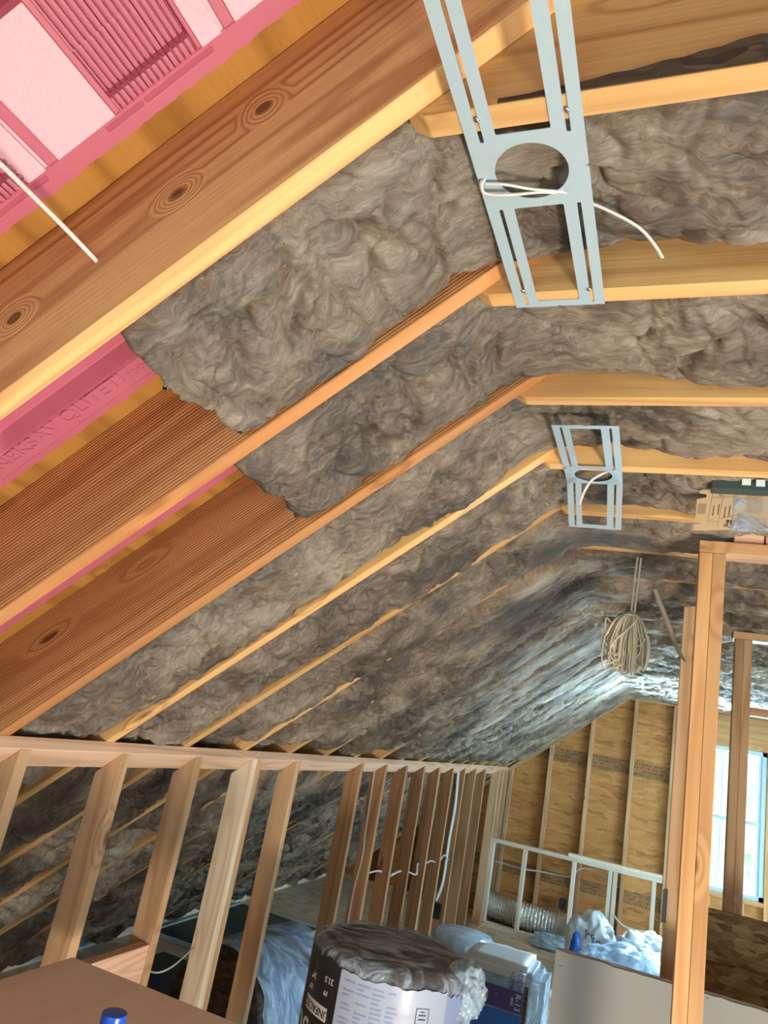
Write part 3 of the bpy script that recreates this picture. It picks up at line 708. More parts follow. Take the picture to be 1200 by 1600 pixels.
# cable threaded through studs
pts = []
for k, (px, py) in enumerate([(575, 1364), (593, 1361), (606, 1370), (612, 1367), (625, 1361), (637, 1362), (650, 1366), (652, 1350), (660, 1352), (673, 1345), (684, 1348), (694, 1336), (700, 1343), (706, 1342)]):
    pts.append(atX(px, py, xr-.035-.012*(k % 3)))
tag(tube('cable', pts, .008, 'cable', flat=.6), 'white cable threaded level through several studs', 'cable', 'white cables in the stud wall')
y11 = YS+11*S-.038
tag(tube('cable', [atY(716, 1205, y11-.012), atY(711, 1260, y11-.012), atY(702, 1310, y11-.012), atY(695, 1360, y11-.012), atY(690, 1385, y11-.012), atY(681, 1408, y11-.012)], .014, 'cable', flat=.4), 'broad white cable bundle running down to the black box', 'cable', 'white cables in the stud wall')
p = atY(682, 1423, y11)
tag(boxes('electrical_box', [((p.x-.045, y11-.055, p.z-.05), (p.x+.045, y11-.002, p.z+.06))], 'black', bevel=.004), 'black electrical box low on a far stud', 'electrical box', 'black electrical boxes')
p = atY(719, 1247, y11+S)
tag(boxes('electrical_box', [((p.x-.02, y11+S-.045, p.z-.05), (p.x+.02, y11+S-.002, p.z+.05))], 'black', bevel=.004), 'small black electrical box high up between far studs', 'electrical box', 'black electrical boxes')

# ------------------------------------------------------------------ far gable framing
gl = {0: 'wall stud near the left corner of the golden far wall', 1: 'second stud of the golden far wall from the left', 2: 'middle stud of the golden far wall', 3: 'stud below the ceiling bend on the golden far wall', 4: 'stud of the golden far wall next to the dark posts'}
for k, x in enumerate((-1.56, -1.148, -.735, -.300, .098)):
    xa, xb = x, x+.038
    poly = [(xa, .04), (xb, .04), (xb, min(ZC, zs(xb))-.045), (xa, min(ZC, zs(xa))-.045)]
    tag(prism_xz('wall_stud', poly, YG, YG+.087, 'stud', rot=math.pi/2), gl[k], 'stud', 'studs of the far wall')
for k, x in enumerate((-2.9, -2.5, -2.0)):
    poly = [(x, .04), (x+.038, .04), (x+.038, zs(x+.038)-.045), (x, zs(x)-.045)]
    tag(prism_xz('wall_stud', poly, YG, YG+.087, 'stud', rot=math.pi/2), 'short far wall stud in the low eave space, %s from the eave' % ORD[k], 'stud', 'studs of the far wall')
for k, (x, lb) in enumerate(((WX0-.04, 'jack stud left of the far window'), (WX1+.002, 'jack stud right of the far window'))):
    tag(board('wall_stud', (x, YG, .04), (x+.038, YG+.087, ZC-.05), 'post'), lb, 'stud', 'studs of the far wall')
tag(board('window_header', (WX0, YG-.002, WZ1+.002), (WX1+.001, YG+.086, ZC-.05), 'post'), 'solid wood header above the far window', 'header')
tag(board('window_sill', (WX0, YG-.01, WZ0-.04), (WX1, YG+.085, WZ0-.001), 'post'), 'rough wood sill below the far window', 'sill')
for k in range(2):
    x = .50+k*.3
    tag(board('cripple_stud', (x, YG, .04), (x+.038, YG+.085, WZ0-.042), 'post'), 'short stud under the window sill, %s one' % ('left' if k == 0 else 'right'), 'stud', 'short studs under the far window')
# raked plate and flat plate
ln = (XK+3.3)/CO; cx = (XK-3.3)/2
oboard('raked_plate', Vector((cx, YG+.043, zs(cx)))+NRM*.026, [Vector((CO, 0, SI)), Vector((0, 1, 0)), Vector((CO, 0, SI)).cross(Vector((0, 1, 0)))], (ln, .087, .038), 'stud')
o = bpy.data.objects['raked_plate']; tag(o, 'sloping top plate along the upper edge of the golden far wall', 'wall plate')
tag(board('flat_plate', (XK+.02, YG, ZC-.046), (XW-.01, YG+.087, ZC-.008), 'stud'), 'level top plate where the far wall meets the flat ceiling', 'wall plate')
tag(board('bottom_plate', (XE+.2, YG, 0), (XW, YG+.087, .038), 'stud'), 'floor plate of the golden far wall', 'wall plate')

# small white frame in front of far wall
yf = 8.13; zt_ = .835
fr = empty('low_frame', (-.75, yf, 0), 'low whitish timber frame standing in front of the golden far wall', 'frame')
board('top_rail', (-1.60, yf, zt_-.038), (.09, yf+.089, zt_), 'pine', fr)
board('top_rail', (-.80, yf, zt_+.001), (.09, yf+.089, zt_+.030), 'pine', fr)
board('bottom_rail', (-1.60, yf, 0), (.09, yf+.089, .038), 'pine', fr)
for px, py in ((768, 1330), (819, 1340), (896, 1360), (953, 1372), (961, 1372), (1022, 1385)):
    x = atY(px, py, yf).x
    board('post', (x-.019, yf+.002, .038), (x+.019, yf+.087, zt_-.039), 'pine', fr)
# wires in the frame
tag(tube('cable', [atY(772, 1345, 8.26), atY(815, 1357, 8.26), atY(845, 1362, 8.26), atY(890, 1370, 8.26), atY(905, 1358, 8.26), atY(925, 1359, 8.26), atY(950, 1374, 8.26)], .007, 'cable'), 'white cable strung across the low frame', 'cable', 'white cables by the far wall')
tag(tube('cable', [atY(958, 1430, 8.08), atY(975, 1447, 8.06), atY(1000, 1455, 8.05), atY(1025, 1457, 8.05)], .010, 'cable'), 'white cable drooping at the right end of the low frame', 'cable', 'white cables by the far wall')
# flexible duct
n = 260; path = catmull([(-1.62, 8.34, .20), (-1.45, 8.345, .17), (-1.15, 8.345, .16), (-.85, 8.345, .155), (-.58, 8.345, .150)], 65)
vs, fs = tube_geo(path, lambda t: .120+.010*math.sin(t*2*math.pi*34), 32)
P = np.array([v[:] for v in vs]); cr = pn(P*14)*.012
vs = [Vector(v)+Vector((c_*.3, c_, c_)) for v, c_ in zip(vs, cr)]
tag(link('flexible_duct', mesh('d', vs, fs), 'foil', smooth=True), 'silver corrugated foil duct lying behind the low white frame', 'duct')
p = atY(880, 1412, 8.47); tag(boxes('duct_clamp', [((p.x-.04, 8.40, p.z-.05), (p.x+.03, 8.478, p.z+.05))], 'black', bevel=.012), 'small black fitting on the golden wall above the duct', 'fitting')

# ------------------------------------------------------------------ right side partitions
y = 2.40
hd = empty('doorway_post', (.11, y, 0), 'tall bright doubled stud post at right, nearest post', 'post')
board('stud', (.072, y, .038), (.110, y+.089, 2.474), 'post', hd)
board('stud', (.1105, y, .038), (.1485, y+.089, 2.474), 'post', hd)
tag(board('bottom_plate', (.06, y, 0), (XW, y+.089, .037), 'post'), 'floor plate below the bright doubled post', 'wall plate')
tag(board('header_plate', (.070, y-.001, 2.475), (XW-.01, y+.089, 2.514), 'post'), 'horizontal plate resting on top of the bright doubled post', 'wall plate')
bl = atY(1147, 850, y).x
tag(board('wood_block', (bl, y+.01, 2.515), (bl+.085, y+.08, 2.555), 'pink_block', long=0), 'short wood block on the plate under the cardboard, left one', 'block', 'blocks above the post plate')
tag(board('wood_block', (bl+.09, y+.01, 2.515), (bl+.22, y+.08, 2.555), 'pink_block', long=0), 'short wood block on the plate under the cardboard, right one', 'block', 'blocks above the post plate')
# dark posts behind
tag(board('post', (.093, 3.02, 0), (.131, 3.109, ZC-.02), 'stud'), 'brown post directly behind the bright doubled post', 'post', 'brown posts behind the bright post')
tag(board('post', (.052, 3.40, 0), (.125, 3.489, ZC-.02), 'stud'), 'darker brown post showing at the left edge of the post group', 'post', 'brown posts behind the bright post')
p = atY(1037, 1415, 3.39); tag(boxes('hinge_plate', [((p.x-.006, 3.382, p.z-.06), (p.x+.012, 3.398, p.z+.06))], 'black'), 'narrow black plate on the darker brown post', 'plate')
# second doubled stud (y=4)
st = empty('partition_post', (.35, 4.0, 0), 'doubled stud standing before the far window', 'post')
board('stud', (.311, 4.0, 0), (.349, 4.089, 2.50), 'stud', st); board('stud', (.3495, 4.0, 0), (.3875, 4.089, 2.50), 'stud', st)
p = atY(1180, 1112, 4.0); tag(board('crosspiece', (.388, 4.0, p.z-.02), (1.6, 4.089, p.z+.018), 'stud'), 'horizontal crosspiece right of the stud before the window', 'crosspiece')
tag(board('header_plate', (.30, 4.0, 2.501), (1.62, 4.089, 2.539), 'stud'), 'plate above the doubled stud before the far window', 'wall plate')
# osb half wall
tag(boxes('osb_panel', [((.13, 3.975, 0), (XW-.02, 3.987, 1.243))], 'osb_dark'), 'dark strand board half wall below the far window at right', 'panel')
# drywall half wall
dw = empty('half_wall', (.9, 3.0, 0), 'grey drywall-covered half wall along the bottom right', 'half wall')
xs = np.linspace(-.303, XW-.02, 120); P = np.stack([xs*9, xs*0, xs*0], 1); zz = 1.112+.006*pn(P)+.006*pn(P*4)
vs = []; fs = []
for x, zt0 in zip(xs, zz): vs += [(x, 2.987, 0), (x, 2.987, zt0), (x, 3.0, zt0+.002), (x, 3.0, 0)]
for k in range(len(xs)-1):
    a = 4*k; fs += [(a, a+4, a+5, a+1), (a+1, a+5, a+6, a+2), (a+2, a+6, a+7, a+3)]
fs += [(0, 1, 2, 3), (len(vs)-1, len(vs)-2, len(vs)-3, len(vs)-4)]
link('drywall_sheet', mesh('drywall', vs, fs), 'drywall', dw)
board('cap_rail', (-.300, 3.001, 1.075), (XW-.02, 3.019, 1.116), 'gypsum', dw)
for px, py in ((876, 1510), (1106, 1560)): screw(atY(px, py, 2.986), dw)

# ------------------------------------------------------------------ cardboard and dark box near the ceiling
yc = 2.02
cb = empty('cardboard', (.2, yc, 2.40), 'torn tan cardboard piece with printing hung below the joist at right', 'cardboard')
A_, B_, C_, D_ = atY(1095, 766, yc), atY(1150, 757, yc), atY(1200, 766, yc), atY(1260, 775, yc)
a_, b_, c_, d_ = atY(1083, 828, yc), atY(1143, 827, yc), atY(1200, 832, yc), atY(1260, 838, yc)
nb = atY(1092, 770, yc), atY(1104, 772, yc), atY(1104, 777, yc), atY(1089, 780, yc), atY(1086, 815, yc), atY(1096, 817, yc), atY(1084, 820, yc)
poly = [A_, B_, b_, a_, nb[6], nb[5], nb[4], nb[3], nb[2], nb[1], nb[0]]
def extr(name, poly, t, mat, parent):
    n = len(poly); vs = [tuple(p) for p in poly]+[(p.x, p.y+t, p.z) for p in poly]
    fs = [tuple(range(n)), tuple(range(2*n-1, n-1, -1))]+[(i, (i+1) % n, (i+1) % n+n, i+n) for i in range(n)]
    bm = bmesh.new(); bv = [bm.verts.new(v) for v in vs]
    for f in fs: bm.faces.new([bv[i] for i in f])
    return link(name, from_bm(name, bm), mat, parent)
extr('flap', poly, .004, 'card', cb)
B2 = B_+Vector((.001, 0, 0)); b2 = b_+Vector((.001, 0, 0))
B2.y = b2.y = yc
extr('flap', [B2, C_, D_, d_, c_, b2], .004, 'card', cb)
# printed lines
def bar(px0, py0, px1, py1, wpx, mat='ink', yy=yc-.0008):
    a, b = atY(px0, py0, yy), atY(px1, py1, yy); d = (b-a).normalized(); nn = Vector((-d.z, 0, d.x))*wpx*.0009
    return [a-nn, b-nn, b+nn, a+nn]
vs = []; fs = []
def addb(*a):
    q = bar(*a); k = len(vs)
    vs.extend(tuple(p) for p in q); fs.append((k, k+1, k+2, k+3))
for k in range(6): addb(1092+k*2.2, 787, 1090+k*2.2, 803, .5)
for x0, y0, x1, y1 in ((1114, 768, 1106, 815), (1131, 772, 1121, 822), (1155, 760, 1142, 825), (1112, 770, 1150, 766), (1112, 778, 1149, 776), (1106, 814, 1120, 815)): addb(x0, y0, x1, y1, .35)
for x0, y0 in ((1116, 790), (1124, 788), (1134, 792), (1141, 790)): addb(x0, y0, x0-2.5, y0+16, 1.1)
for k in range(16): addb(1122+1*(k % 4), 768+k*.5, 1128, 768+k*.5, .2)
addb(1126, 810, 1144, 806, .5); addb(1138, 812, 1136, 821, 1.6); addb(1143, 813, 1141, 818, 1)
for k in range(12): addb(1166+0*k, 774+k*2.3, 1192, 776+k*2.3, .35)
for k in range(8): addb(1152, 808+k*2.2, 1198, 810+k*2.2, .3)
link('printing', mesh('pr', vs, fs), 'ink', cb)
extr('plastic_wrap', [atY(1148, 778, yc-.003), atY(1200, 782, yc-.003), atY(1262, 790, yc-.003), atY(1262, 836, yc-.003), atY(1143, 829, yc-.003)], .0008, 'film', cb)
me = text_mesh('7.5', .020); o = link('number', me, 'ink', cb, mw=Matrix.Translation(atY(1138, 819, yc-.001)) @ Matrix.Rotation(math.pi/2, 4, 'X') @ Matrix.Rotation(1.3, 4, 'Z'))
db = empty('control_box', (.25, 2.06, 2.54), 'dark metal box tucked above the cardboard, at the right edge', 'box')
q0, q1 = atY(1112, 760, 1.962), atY(1240, 768, 1.962)
boxes('housing', [((q0.x, 1.962, q0.z-.002), (q1.x, 2.012, ZC-.003))], 'tealbox', db, bevel=.002)
t0 = atY(1160, 752, 1.96); t1 = atY(1182, 754, 1.96)
for t_ in (t0, t1): boxes('terminal', [((t_.x-.001, 1.956, t_.z-.010), (t_.x+.020, 1.962, t_.z+.007))], 'vinyl' if t_ is t1 else 'white', db)

# ------------------------------------------------------------------ hanging coil of cable
yc = 2.78
root = empty('cable_coil', (-.16, yc, 2.55), 'bundle of looped beige cable hanging from the ceiling', 'cable coil')
top = atY(997, 866, yc); top.z = ZC; neck = atY(988, 957, yc)
tube('hanging_strand', [top, (top+neck)/2+Vector((-.004, 0, 0)), neck+Vector((-.004, 0, -.03))], .0035, 'string', root)
tube('hanging_strand', [top+Vector((.012, 0, 0)), (top+neck)/2+Vector((.010, .004, 0)), neck+Vector((.006, 0, -.03))], .0035, 'string', root)
vs, fs = [], []; rnd = random.Random(4)
cbm = atY(985, 1030, yc)
for k in range(120):
    wdt = .072*math.sqrt(rnd.random()); dep = rnd.uniform(-.035, .035); bot = atY(984, 1054-14*(wdt/.072)**2-rnd.uniform(0, 22)*(k % 3), yc).z
    side = 1 if k % 2 else -1; cx = -.137+rnd.uniform(-.004, .004)
    nx = Vector((neck.x+rnd.uniform(-.006, .006), yc+dep*.25, neck.z+rnd.uniform(-.010, .004)))
    if k < 9: wdt = .085+.004*(k % 4); side = -1; bot += .012*k
    xo = cx+side*wdt; xi = cx+side*wdt*rnd.uniform(.05, .8)
    loop = [nx, Vector((cx+side*wdt*.55, yc+dep, neck.z-.035)), Vector((cx+side*wdt*.92, yc+dep, neck.z-.10)), Vector((xo, yc+dep*1.1, (neck.z+bot)/2-.035)), Vector((xo*.97+cx*.03, yc+dep, bot+.020)),
            Vector(((xo+xi)/2, yc+dep, bot)), Vector((xi, yc+dep*.9, bot+.018)), Vector((xi*.85+cx*.15, yc+dep*.8, (neck.z+bot)/2)), nx+Vector((.003, .004, 0))]
    tube_geo(catmull(loop, 4), .0030, 5, 1, vs, fs)
link('loops', mesh('loops', vs, fs), 'string', root, smooth=True)
tube('binding', [neck+Vector((-.02, -.02, -.012)), neck+Vector((.02, -.03, -.02)), neck+Vector((.0, -.034, -.06)), neck+Vector((-.05, -.04, -.12)), neck+Vector((-.07, -.03, -.17))], .0035, 'string', root)
yq = 3.2
tag(tube('rope', [Vector((atY(1018, 905, yq).x-.01, yq, ZC-.01)), atY(1019, 912, yq), atY(1034, 950, yq), atY(1049, 988, yq), atY(1061, 1018, yq), atY(1071, 1033, yq)], lambda t: .006+.005*math.sin(t*3.1), 'twine'), 'stiff grey-brown rope end hanging right of the cable bundle', 'rope')

# ------------------------------------------------------------------ plywood work table and bottle
tb = empty('work_table', (-.95, 1.2, 0), 'plywood sheet work table at the bottom left corner', 'table')
board('tabletop', (-1.462, .45, .985), (-.35, 1.838, 1.003), 'grey_ply', tb, bevel=.001)
for x in (-1.40, -.42):
    for yy in (.52, 1.70): board('leg', (x, yy, 0), (x+.038, yy+.089, .946), 'stud', tb)
for yy in (.52, 1.70): board('crossbar', (-1.42, yy, .947), (-.36, yy+.089, .984), 'stud', tb)
def lathe(name, prof_, c, mat, parent=None, seg=40, fn=None):
    vs, fs = [], []
    for r_, z_ in prof_:
        for k in range(seg):
            a = 2*math.pi*k/seg; vs.append(Vector((c[0]+r_*math.cos(a), c[1]+r_*math.sin(a), c[2]+z_)))
    for i in range(len(prof_)-1):
        for k in range(seg): fs.append((i*seg+k, i*seg+(k+1) % seg, (i+1)*seg+(k+1) % seg, (i+1)*seg+k))
    fs.append(tuple(range(seg))[::-1]); fs.append(tuple((len(prof_)-1)*seg+k for k in range(seg)))
    if fn: vs = fn(vs)
    return link(name, mesh(name, vs, fs), mat, parent, smooth=True)
bc = atZ(181, 1578, 1.225); bc = (bc.x, bc.y, 1.004)
bt = empty('bottle', bc, 'white bottle with bright blue cap on the plywood table', 'bottle')
lathe('body', [(.001, 0), (.030, 0), (.033, .005), (.033, .14), (.031, .16), (.024, .180), (.0195, .188), (.0195, .196)], bc, 'white', bt)
lathe('cap', [(.0205, .190), (.0212, .193), (.0212, .2150), (.0210, .2165), (.0203, .2172), (.0195, .2176), (.001, .2180)], bc, 'capblue', bt)

wl = empty('added_work_light', (1.36, .42, 0), 'added black fill light on a short stand, out of view right of the camera', 'added light')  # unseen lamp body added around the near fill light
bm = bmesh.new(); bm_box(bm, (-.30, -.22, -.05), (.30, .22, -.012)); bmesh.ops.bevel(bm, geom=bm.edges[:], offset=.01, segments=2, affect='EDGES')
q_ = (Vector((-.85, 1.25, 2.3))-Vector((1.30, .45, .42))).to_track_quat('-Z', 'Y').to_matrix().to_4x4()
link('housing', from_bm('h', bm), 'black', wl, mw=Matrix.Translation((1.30, .45, .42)) @ q_ @ Matrix.Rotation(math.pi, 4, 'X') @ Matrix.Translation((0, 0, 0)))
tube('added_light_stand', [(1.36, .42, .0), (1.345, .425, .20), (1.34, .43, .37)], .014, 'black', wl)
boxes('added_light_foot', [((1.16, .40, 0), (1.56, .44, .02)), ((1.34, .22, 0), (1.38, .62, .02))], 'black', wl)

# ------------------------------------------------------------------ floor items behind and beside the stud wall
tag(board('eave_board', (-3.50, 1.5, .0), (-3.44, 8.3, .05), 'pine'), 'pale board lying along the foot of the left roof slope', 'board')
for k, (px, py) in enumerate(((132, 1473), (252, 1438))):
    p = atX(px, py, -3.438)
    tag(boxes('tape_piece', [((-3.4395, p.y-.03, .012), (-3.436, p.y+.03, .045)), ((-3.4396, p.y-.012, .045), (-3.4361, p.y+.03, .0505))], 'tape'), 'scrap of blue tape on the eave board, %s one' % ('nearer' if k == 0 else 'farther'), 'tape', 'blue tape scraps on the eave board')
pn1 = empty('dark_panel', (-2.9, 5.6, 0), 'dark slate-coloured flat panel with pale rim lying on the floor behind the studs', 'panel')
boxes('sheet', [((-3.36, 5.02, .004), (-2.58, 6.28, .020))], 'slate', pn1)
boxes('rim', [((-3.385, 5.0, .002), (-3.36, 6.30, .026)), ((-2.58, 5.0, .002), (-2.56, 6.30, .026)), ((-3.36, 6.28, .002), (-2.58, 6.30, .026)), ((-3.36, 5.0, .002), (-2.58, 5.02, .026))], 'vinyl', pn1)
tag(boxes('dark_panel', [((-3.05, 3.95, .004), (-2.35, 4.75, .02))], 'slate'), 'smaller dark panel lying on the floor nearer the left edge', 'panel')

# rolled, bagged insulation lying behind the studs
def cyl_axis(name, c, d, r_, L_, mat, parent, seg=48, nl=24, amp=.0, cap=True, seed=0, flare=0):
    c = Vector(c); d = Vector(d).normalized(); u = d.cross(Vector((0, 0, 1))).normalized(); v = u.cross(d)
    vs, fs = [], []
    for i in range(nl+1):
        t = i/nl; rr = r_*(1-.06*(2*t-1)**4+flare*(max(0, t-.8)*2)**2)
        for k in range(seg):
            a = 2*math.pi*k/seg; vs.append(c+d*(t*L_)+(u*math.cos(a)+v*math.sin(a))*rr)
    for i in range(nl):
        for k in range(seg): fs.append((i*seg+k, i*seg+(k+1) % seg, (i+1)*seg+(k+1) % seg, (i+1)*seg+k))
    if cap: fs.append(tuple(range(seg))[::-1]); fs.append(tuple(nl*seg+k for k in range(seg)))
    if amp:
        P = np.array([x[:] for x in vs]); q = pn(P*7+seed)+.6*pn(P*17+seed)+.3*pn(P*40)
        for k, x in enumerate(vs):
            ax_ = (x-c)-d*((x-c).dot(d)); vs[k] = x+ax_.normalized()*float(q[k])*amp
    return link(name, mesh(name, vs, fs), mat, parent, smooth=True)
rl = empty('insulation_roll', (-1.86, 3.75, 0), 'lying roll in blue plastic showing its dark round end behind the studs', 'insulation roll', 'bagged insulation rolls')
dr = Vector((.10, 1, 0)).normalized(); c0 = Vector((-1.915, 3.52, .30))
cyl_axis('core', c0, dr, .285, .62, 'rollend', rl, amp=.008)
cyl_axis('blue_wrap', c0+dr*.05, dr, .293, .62, 'blue', rl, amp=.010, seed=4)
cyl_axis('film', c0+dr*.03, dr, .303, .66, 'filmbag', rl, amp=.020, cap=False, seed=9, flare=.2)
nb_ = boxes('insulation_bag', [((-2.48, 3.15, .0), (-2.0, 3.85, .27))], 'navy', bevel=.07); tag(nb_, 'navy plastic insulation bag low between two studs at left', 'insulation bag')

# the large upright roll
RC = Vector((-.858, 2.84, 0)); RR = .285; RT = 1.005
big = empty('insulation_roll', RC, 'big upright film-wrapped roll with black and white label at bottom centre', 'insulation roll', 'bagged insulation rolls')
lathe('core', [(.001, 0.02), (RR-.01, .02), (RR-.004, .05), (RR-.004, RT-.03), (RR-.03, RT-.008), (.001, RT)], RC, 'rollend', big, 64)
def crinkle(amp, seed, top=True):
    def fn(vs):
        P = np.array([v[:] for v in vs]); q = pn(P*8+seed)+.7*(1-2*np.abs(pn(P*16+seed)))+.4*pn(P*38+seed)
        out = []
        for v, k in zip(vs, q):
            ax_ = Vector((v.x-RC.x, v.y-RC.y, 0)); l = ax_.length
            zf = max(0, (v.z-(RT-.06))/.06)
            out.append(v + (ax_.normalized()*float(k)*amp*(1+1.2*min(1, zf)) if l > .01 else Vector()) + Vector((0, 0, float(k)*amp*.9*min(1, zf))))
        return out
    return fn
prof_ = [(RR+.004, .0)]+[(RR+.004, z_) for z_ in np.linspace(.05, RT-.05, 34)]+[(RR-.001, RT-.02), (RR-.016, RT-.004)]+[(r_, RT+.004+.010*(1-r_/RR)) for r_ in np.linspace(RR-.04, .002, 14)]
lathe('film', prof_, RC, 'film', big, 96, fn=crinkle(.0045, 2))
# gathered film on the right shoulder
pr = []
for k, (a, r_, dz) in enumerate([(-.35, .05, -.02)]):
    pass
bm = bmesh.new(); bmesh.ops.create_icosphere(bm, subdivisions=5, radius=1)
P = np.array([v.co[:] for v in bm.verts]); q = pn(P*2.2+5)*.5+(1-2*np.abs(pn(P*5)))*.22+pn(P*11)*.1
for v, k in zip(bm.verts, q):
    v.co = Vector((v.co.x*.060, v.co.y*.11, v.co.z*.085))*(1+float(k))+Vector((RC.x+RR*.93, RC.y+.03, RT-.085))
link('gathered_film', from_bm('g', bm), 'filmbag', big, smooth=True)
def curved_patch(name, a0, a1, z0, z1, mat, parent, r_, jag=0, n=30, m_=20):
    vs, fs = [], []
    for i in range(n+1):
        a = a0+(a1-a0)*i/n
        for j in range(m_+1):
            z_ = z0+(z1-z0)*j/m_
            if j == m_ and jag: z_ += jag*math.sin(i*1.7)*.6+jag*math.sin(i*.6)
            vs.append((RC.x+r_*math.cos(a), RC.y+r_*math.sin(a), z_))
    for i in range(n):
        for j in range(m_):
            q = i*(m_+1)+j; fs.append((q, q+m_+1, q+m_+2, q+1))
    return link(name, mesh(name, vs, fs), mat, parent, smooth=True)
# camera sees the side facing roughly -Y (angle about -73 deg); left is smaller angle
ac = math.atan2(-RC.y, -RC.x)                       # angle toward the camera
def A(d_): return ac+math.radians(d_)
lr = RR+.012
curved_patch('black_label', A(-88), A(-33), .02, RT-.030, 'labelblack', big, lr, .006)
curved_patch('white_label', A(-33), A(42), .02, RT-.042, 'labelwhite', big, lr, .004)
curved_patch('blue_label_edge', A(42), A(58), .02, RT-.06, 'textblue', big, lr, .004)
def wrap_text(body, size, deg, z_, mat, name='lettering', rot=math.pi, r_=None):
    me = text_mesh(body, size, .0004); r_ = r_ or lr+.0012
    for v in me.vertices:
        x, y_ = v.co.x*math.cos(rot)-v.co.y*math.sin(rot), v.co.x*math.sin(rot)+v.co.y*math.cos(rot)
        a = A(deg)+x/r_; rr = r_+v.co.z; v.co = (RC.x+rr*math.cos(a), RC.y+rr*math.sin(a), z_+y_)
    return link(name, me, mat, big)
wrap_text('R-30', .120, -56, .735, 'textwhite')
curved_patch('word_box', A(-66), A(-39), .795, .835, 'textwhite', big, lr+.0008)
wrap_text('UNFACED', .034, -52, .815, 'ink', r_=lr+.002)
wrap_text('21.5', .026, -42, .915, 'textwhite')
wrap_text('19', .022, -43, .875, 'textwhite')
wrap_text('24\"', .026, -60, .90, 'textwhite')
wrap_text('15\"', .022, -62, .865, 'textwhite')
# printed lines on the white label
vs, fs = [], []
def lab_bar(d0, d1, z0, z1):
    k = len(vs); n = 6
    for i in range(n+1):
        a = A(d0+(d1-d0)*i/n); vs.extend([(RC.x+(lr+.0012)*math.cos(a), RC.y+(lr+.0012)*math.sin(a), z_) for z_ in (z0, z1)])
    for i in range(n): q = k+2*i; fs.append((q, q+2, q+3, q+1))
rnd = random.Random(9)
for col in range(4):
    vs, fs = [], []
    for row in range(22):
        if rnd.random() < .2: continue
        d0 = -29+col*10; lab_bar(d0, d0+rnd.uniform(4, 8.5), .655+row*.0135, .655+row*.0135+.0055)
    tag(link('text_column', mesh('pl', vs, fs), 'textblue', big), kind='stuff')
vs, fs = [], []
for row in range(14):
    d0 = 16+rnd.uniform(0, 3); lab_bar(d0, d0+rnd.uniform(5, 15), .62+row*.018, .62+row*.018+.007)
tag(link('text_column', mesh('pl', vs, fs), 'textblue', big), kind='stuff')
vs, fs = [], []
for d0, d1, z0, z1 in ((20, 29, .912, .914), (20, 29, .868, .870), (20, 20.5, .868, .914), (28.6, 29, .868, .914), (22, 27, .880, .884), (22, 27, .892, .896), (23, 26, .902, .905)): lab_bar(d0, d1, z0, z1)
link('printed_box', mesh('pb', vs, fs), 'ink', big)

# R-13 bag and bag behind it
y = 4.45; pL = atY(722, 1492, y); pR = atY(832, 1508, y); zt1 = (pL.z+pR.z)/2
x0, x1 = pL.x, pR.x
bg13 = empty('insulation_bag', ((x0+x1)/2, y, 0), 'square insulation bag with purple band and sideways lettering at bottom centre', 'insulation bag')
def soft_box(name, a, b, mat, parent, amp=.008, bev=.03, seed=0):
    bm = bmesh.new(); bm_box(bm, a, b); bmesh.ops.bevel(bm, geom=bm.edges[:], offset=bev, segments=4, affect='EDGES')
    bmesh.ops.subdivide_edges(bm, edges=bm.edges[:], cuts=5, use_grid_fill=True)
    P = np.array([v.co[:] for v in bm.verts]); q = pn(P*6+seed)+.6*pn(P*15+seed)
    bm.normal_update()
    for v, k in zip(bm.verts, q): v.co += v.normal*float(k)*amp
    return link(name, from_bm(name, bm), mat, parent, smooth=True)
soft_box('bag', (x0, y, 0), (x1, y+.38, zt1), 'white', bg13, amp=.010)
soft_box('film', (x0+.08, y-.004, .005), (x1+.07, y+.36, zt1-.03), 'filmbag', bg13, amp=.03, seed=5)
w_ = x1-x0
boxes('purple_band', [((x0+.02, y-.014, zt1-.215), (x1-.03, y-.011, zt1-.115))], 'purple', bg13)
boxes('blue_band', [((x0+.02, y-.014, .05), (x1-.03, y-.011, zt1-.225))], 'blue', bg13)
boxes('brown_side', [((x1-.028, y-.014, .05), (x1-.005, y-.008, zt1-.08))], 'rollend', bg13)
def flat_text(body, size, x, y_, z_, mat, parent, rot=0, name='lettering'):
    me = text_mesh(body, size); mw = Matrix.Translation((x, y_, z_)) @ Matrix.Rotation(math.pi/2, 4, 'X') @ Matrix.Rotation(rot, 4, 'Z')
    return link(name, me, mat, parent, mw=mw)
flat_text('R-13', .042, x1-.055, y-.0155, zt1-.165, 'textwhite', bg13, -math.pi/2)
flat_text('EEEE', .020, x1-.085, y-.0155, zt1-.165, 'textwhite', bg13, -math.pi/2)
flat_text('=DD=', .040, x1-.055, y-.014, zt1-.062, 'blueink', bg13, -math.pi/2)
flat_text('=DD8', .034, x1-.095, y-.014, zt1-.068, 'blueink', bg13, -math.pi/2)
for k in range(6): boxes('lettering', [((x0+.09+k*.015, y-.0152, zt1-.19), (x0+.095+k*.015, y-.0142, zt1-.15))], 'textwhite', bg13)
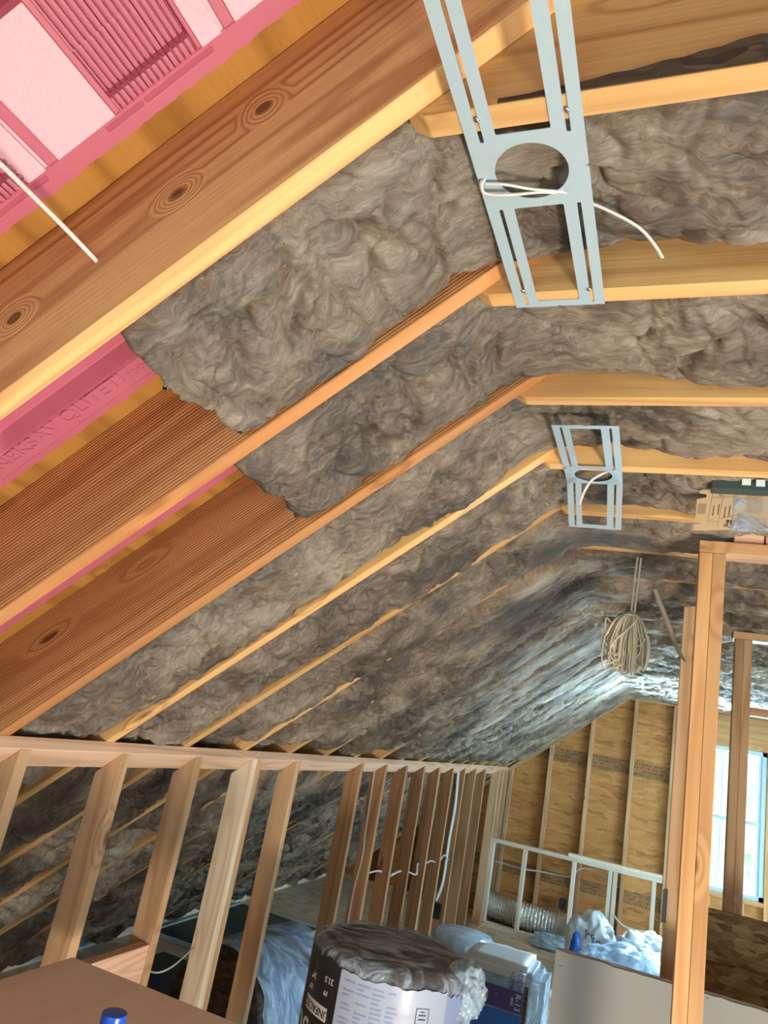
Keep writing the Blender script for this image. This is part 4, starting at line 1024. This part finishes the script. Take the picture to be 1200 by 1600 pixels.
# upright bag behind
y = 5.15; p0 = atY(676, 1456, y); p1 = atY(770, 1478, y); RC2 = Vector(((p0.x+p1.x)/2, y+.05, 0)); r2 = (p1.x-p0.x)/2; z2 = (p0.z+p1.z)/2+.01
b2 = empty('insulation_roll', RC2, 'smaller upright roll in white and blue plastic behind the square bag', 'insulation roll', 'bagged insulation rolls')
lathe('bag', [(.001, 0), (r2-.03, 0), (r2, .03), (r2, z2-.04), (r2-.01, z2-.008), (r2-.03, z2), (.001, z2+.008)], RC2, 'white', b2, 48)
a0 = math.atan2(-RC2.y, -RC2.x)
vs, fs = [], []
for i in range(21):
    a = a0+math.radians(-60+i*4.6); top_ = z2-.035-.0035*abs(i-7)*.6
    for zz_ in (.02, top_): vs.append((RC2.x+(r2+.004)*math.cos(a), RC2.y+(r2+.004)*math.sin(a), zz_))
for i in range(20): q = 2*i; fs.append((q, q+2, q+3, q+1))
link('blue_print', mesh('bp', vs, fs), 'blue', b2)
lathe('film', [(r2+.008, .01), (r2+.009, .1), (r2+.009, z2-.1), (r2+.007, z2-.02), (r2-.02, z2+.014), (.01, z2+.016)], RC2, 'filmbag', b2, 64)

# crumpled plastic by the low frame
def crumpled(name, c, s_, mat, parent, seed, label=None, cat=None, group=None, sub=5):
    bm = bmesh.new(); bmesh.ops.create_icosphere(bm, subdivisions=sub, radius=1)
    P = np.array([v.co[:] for v in bm.verts]); q = pn(P*1.6+seed)*.8+(1-2*np.abs(pn(P*3.3+seed)))*.28+pn(P*8+seed)*.12
    for v, k in zip(bm.verts, q):
        v.co = Vector((v.co.x*s_[0], v.co.y*s_[1], v.co.z*s_[2]))*(1+float(k)*.7)+Vector(c)
        v.co.z = max(v.co.z, .004)
    o = link(name, from_bm(name, bm), mat, parent, smooth=True)
    if label: tag(o, label, cat, group)
    return o
pb = atY(925, 1462, 7.35)
bag = empty('plastic_bag', (pb.x, 7.35, 0), 'crumpled white and blue printed plastic bag before the low frame', 'plastic bag')
crumpled('bag', (pb.x, 7.35, .22), (.20, .16, .26), 'white', bag, 3)
crumpled('blue_patch', (pb.x-.10, 7.25, .20), (.07, .06, .15), 'blue', bag, 8, sub=4)
for k in range(3): flat_text(['A', 'F', 'R'][k], .09, pb.x-.03+.055*k, 7.165, .38-.03*k, 'ink', bag, .5)
p = atY(985, 1490, 6.4)
crumpled('plastic_sheet', (p.x, 6.6, .22), (.36, .30, .22), 'filmbag', None, 12, 'crumpled pale blue plastic sheeting heaped behind the grey half wall', 'plastic sheeting', 'crumpled plastic heaps')
crumpled('plastic_sheet', (p.x+.12, 7.2, .22), (.25, .2, .24), 'white', None, 22, 'white plastic sheeting bunched against the right end of the low frame', 'plastic sheeting', 'crumpled plastic heaps')
p = atZ(865, 1475, .05)
crumpled('plastic_sheet', (p.x, p.y, .05), (.20, .14, .06), 'filmbag', None, 31, 'small twist of clear plastic on the floor beside the silver duct', 'plastic sheeting', 'crumpled plastic heaps')
p = atZ(824, 1597, .02)
tag(board('wood_offcut', (p.x-.06, p.y-.1, 0), (p.x+.06, p.y+.05, .038), 'stud'), 'small wood offcut on the floor at the bottom edge beside the square bag', 'offcut')
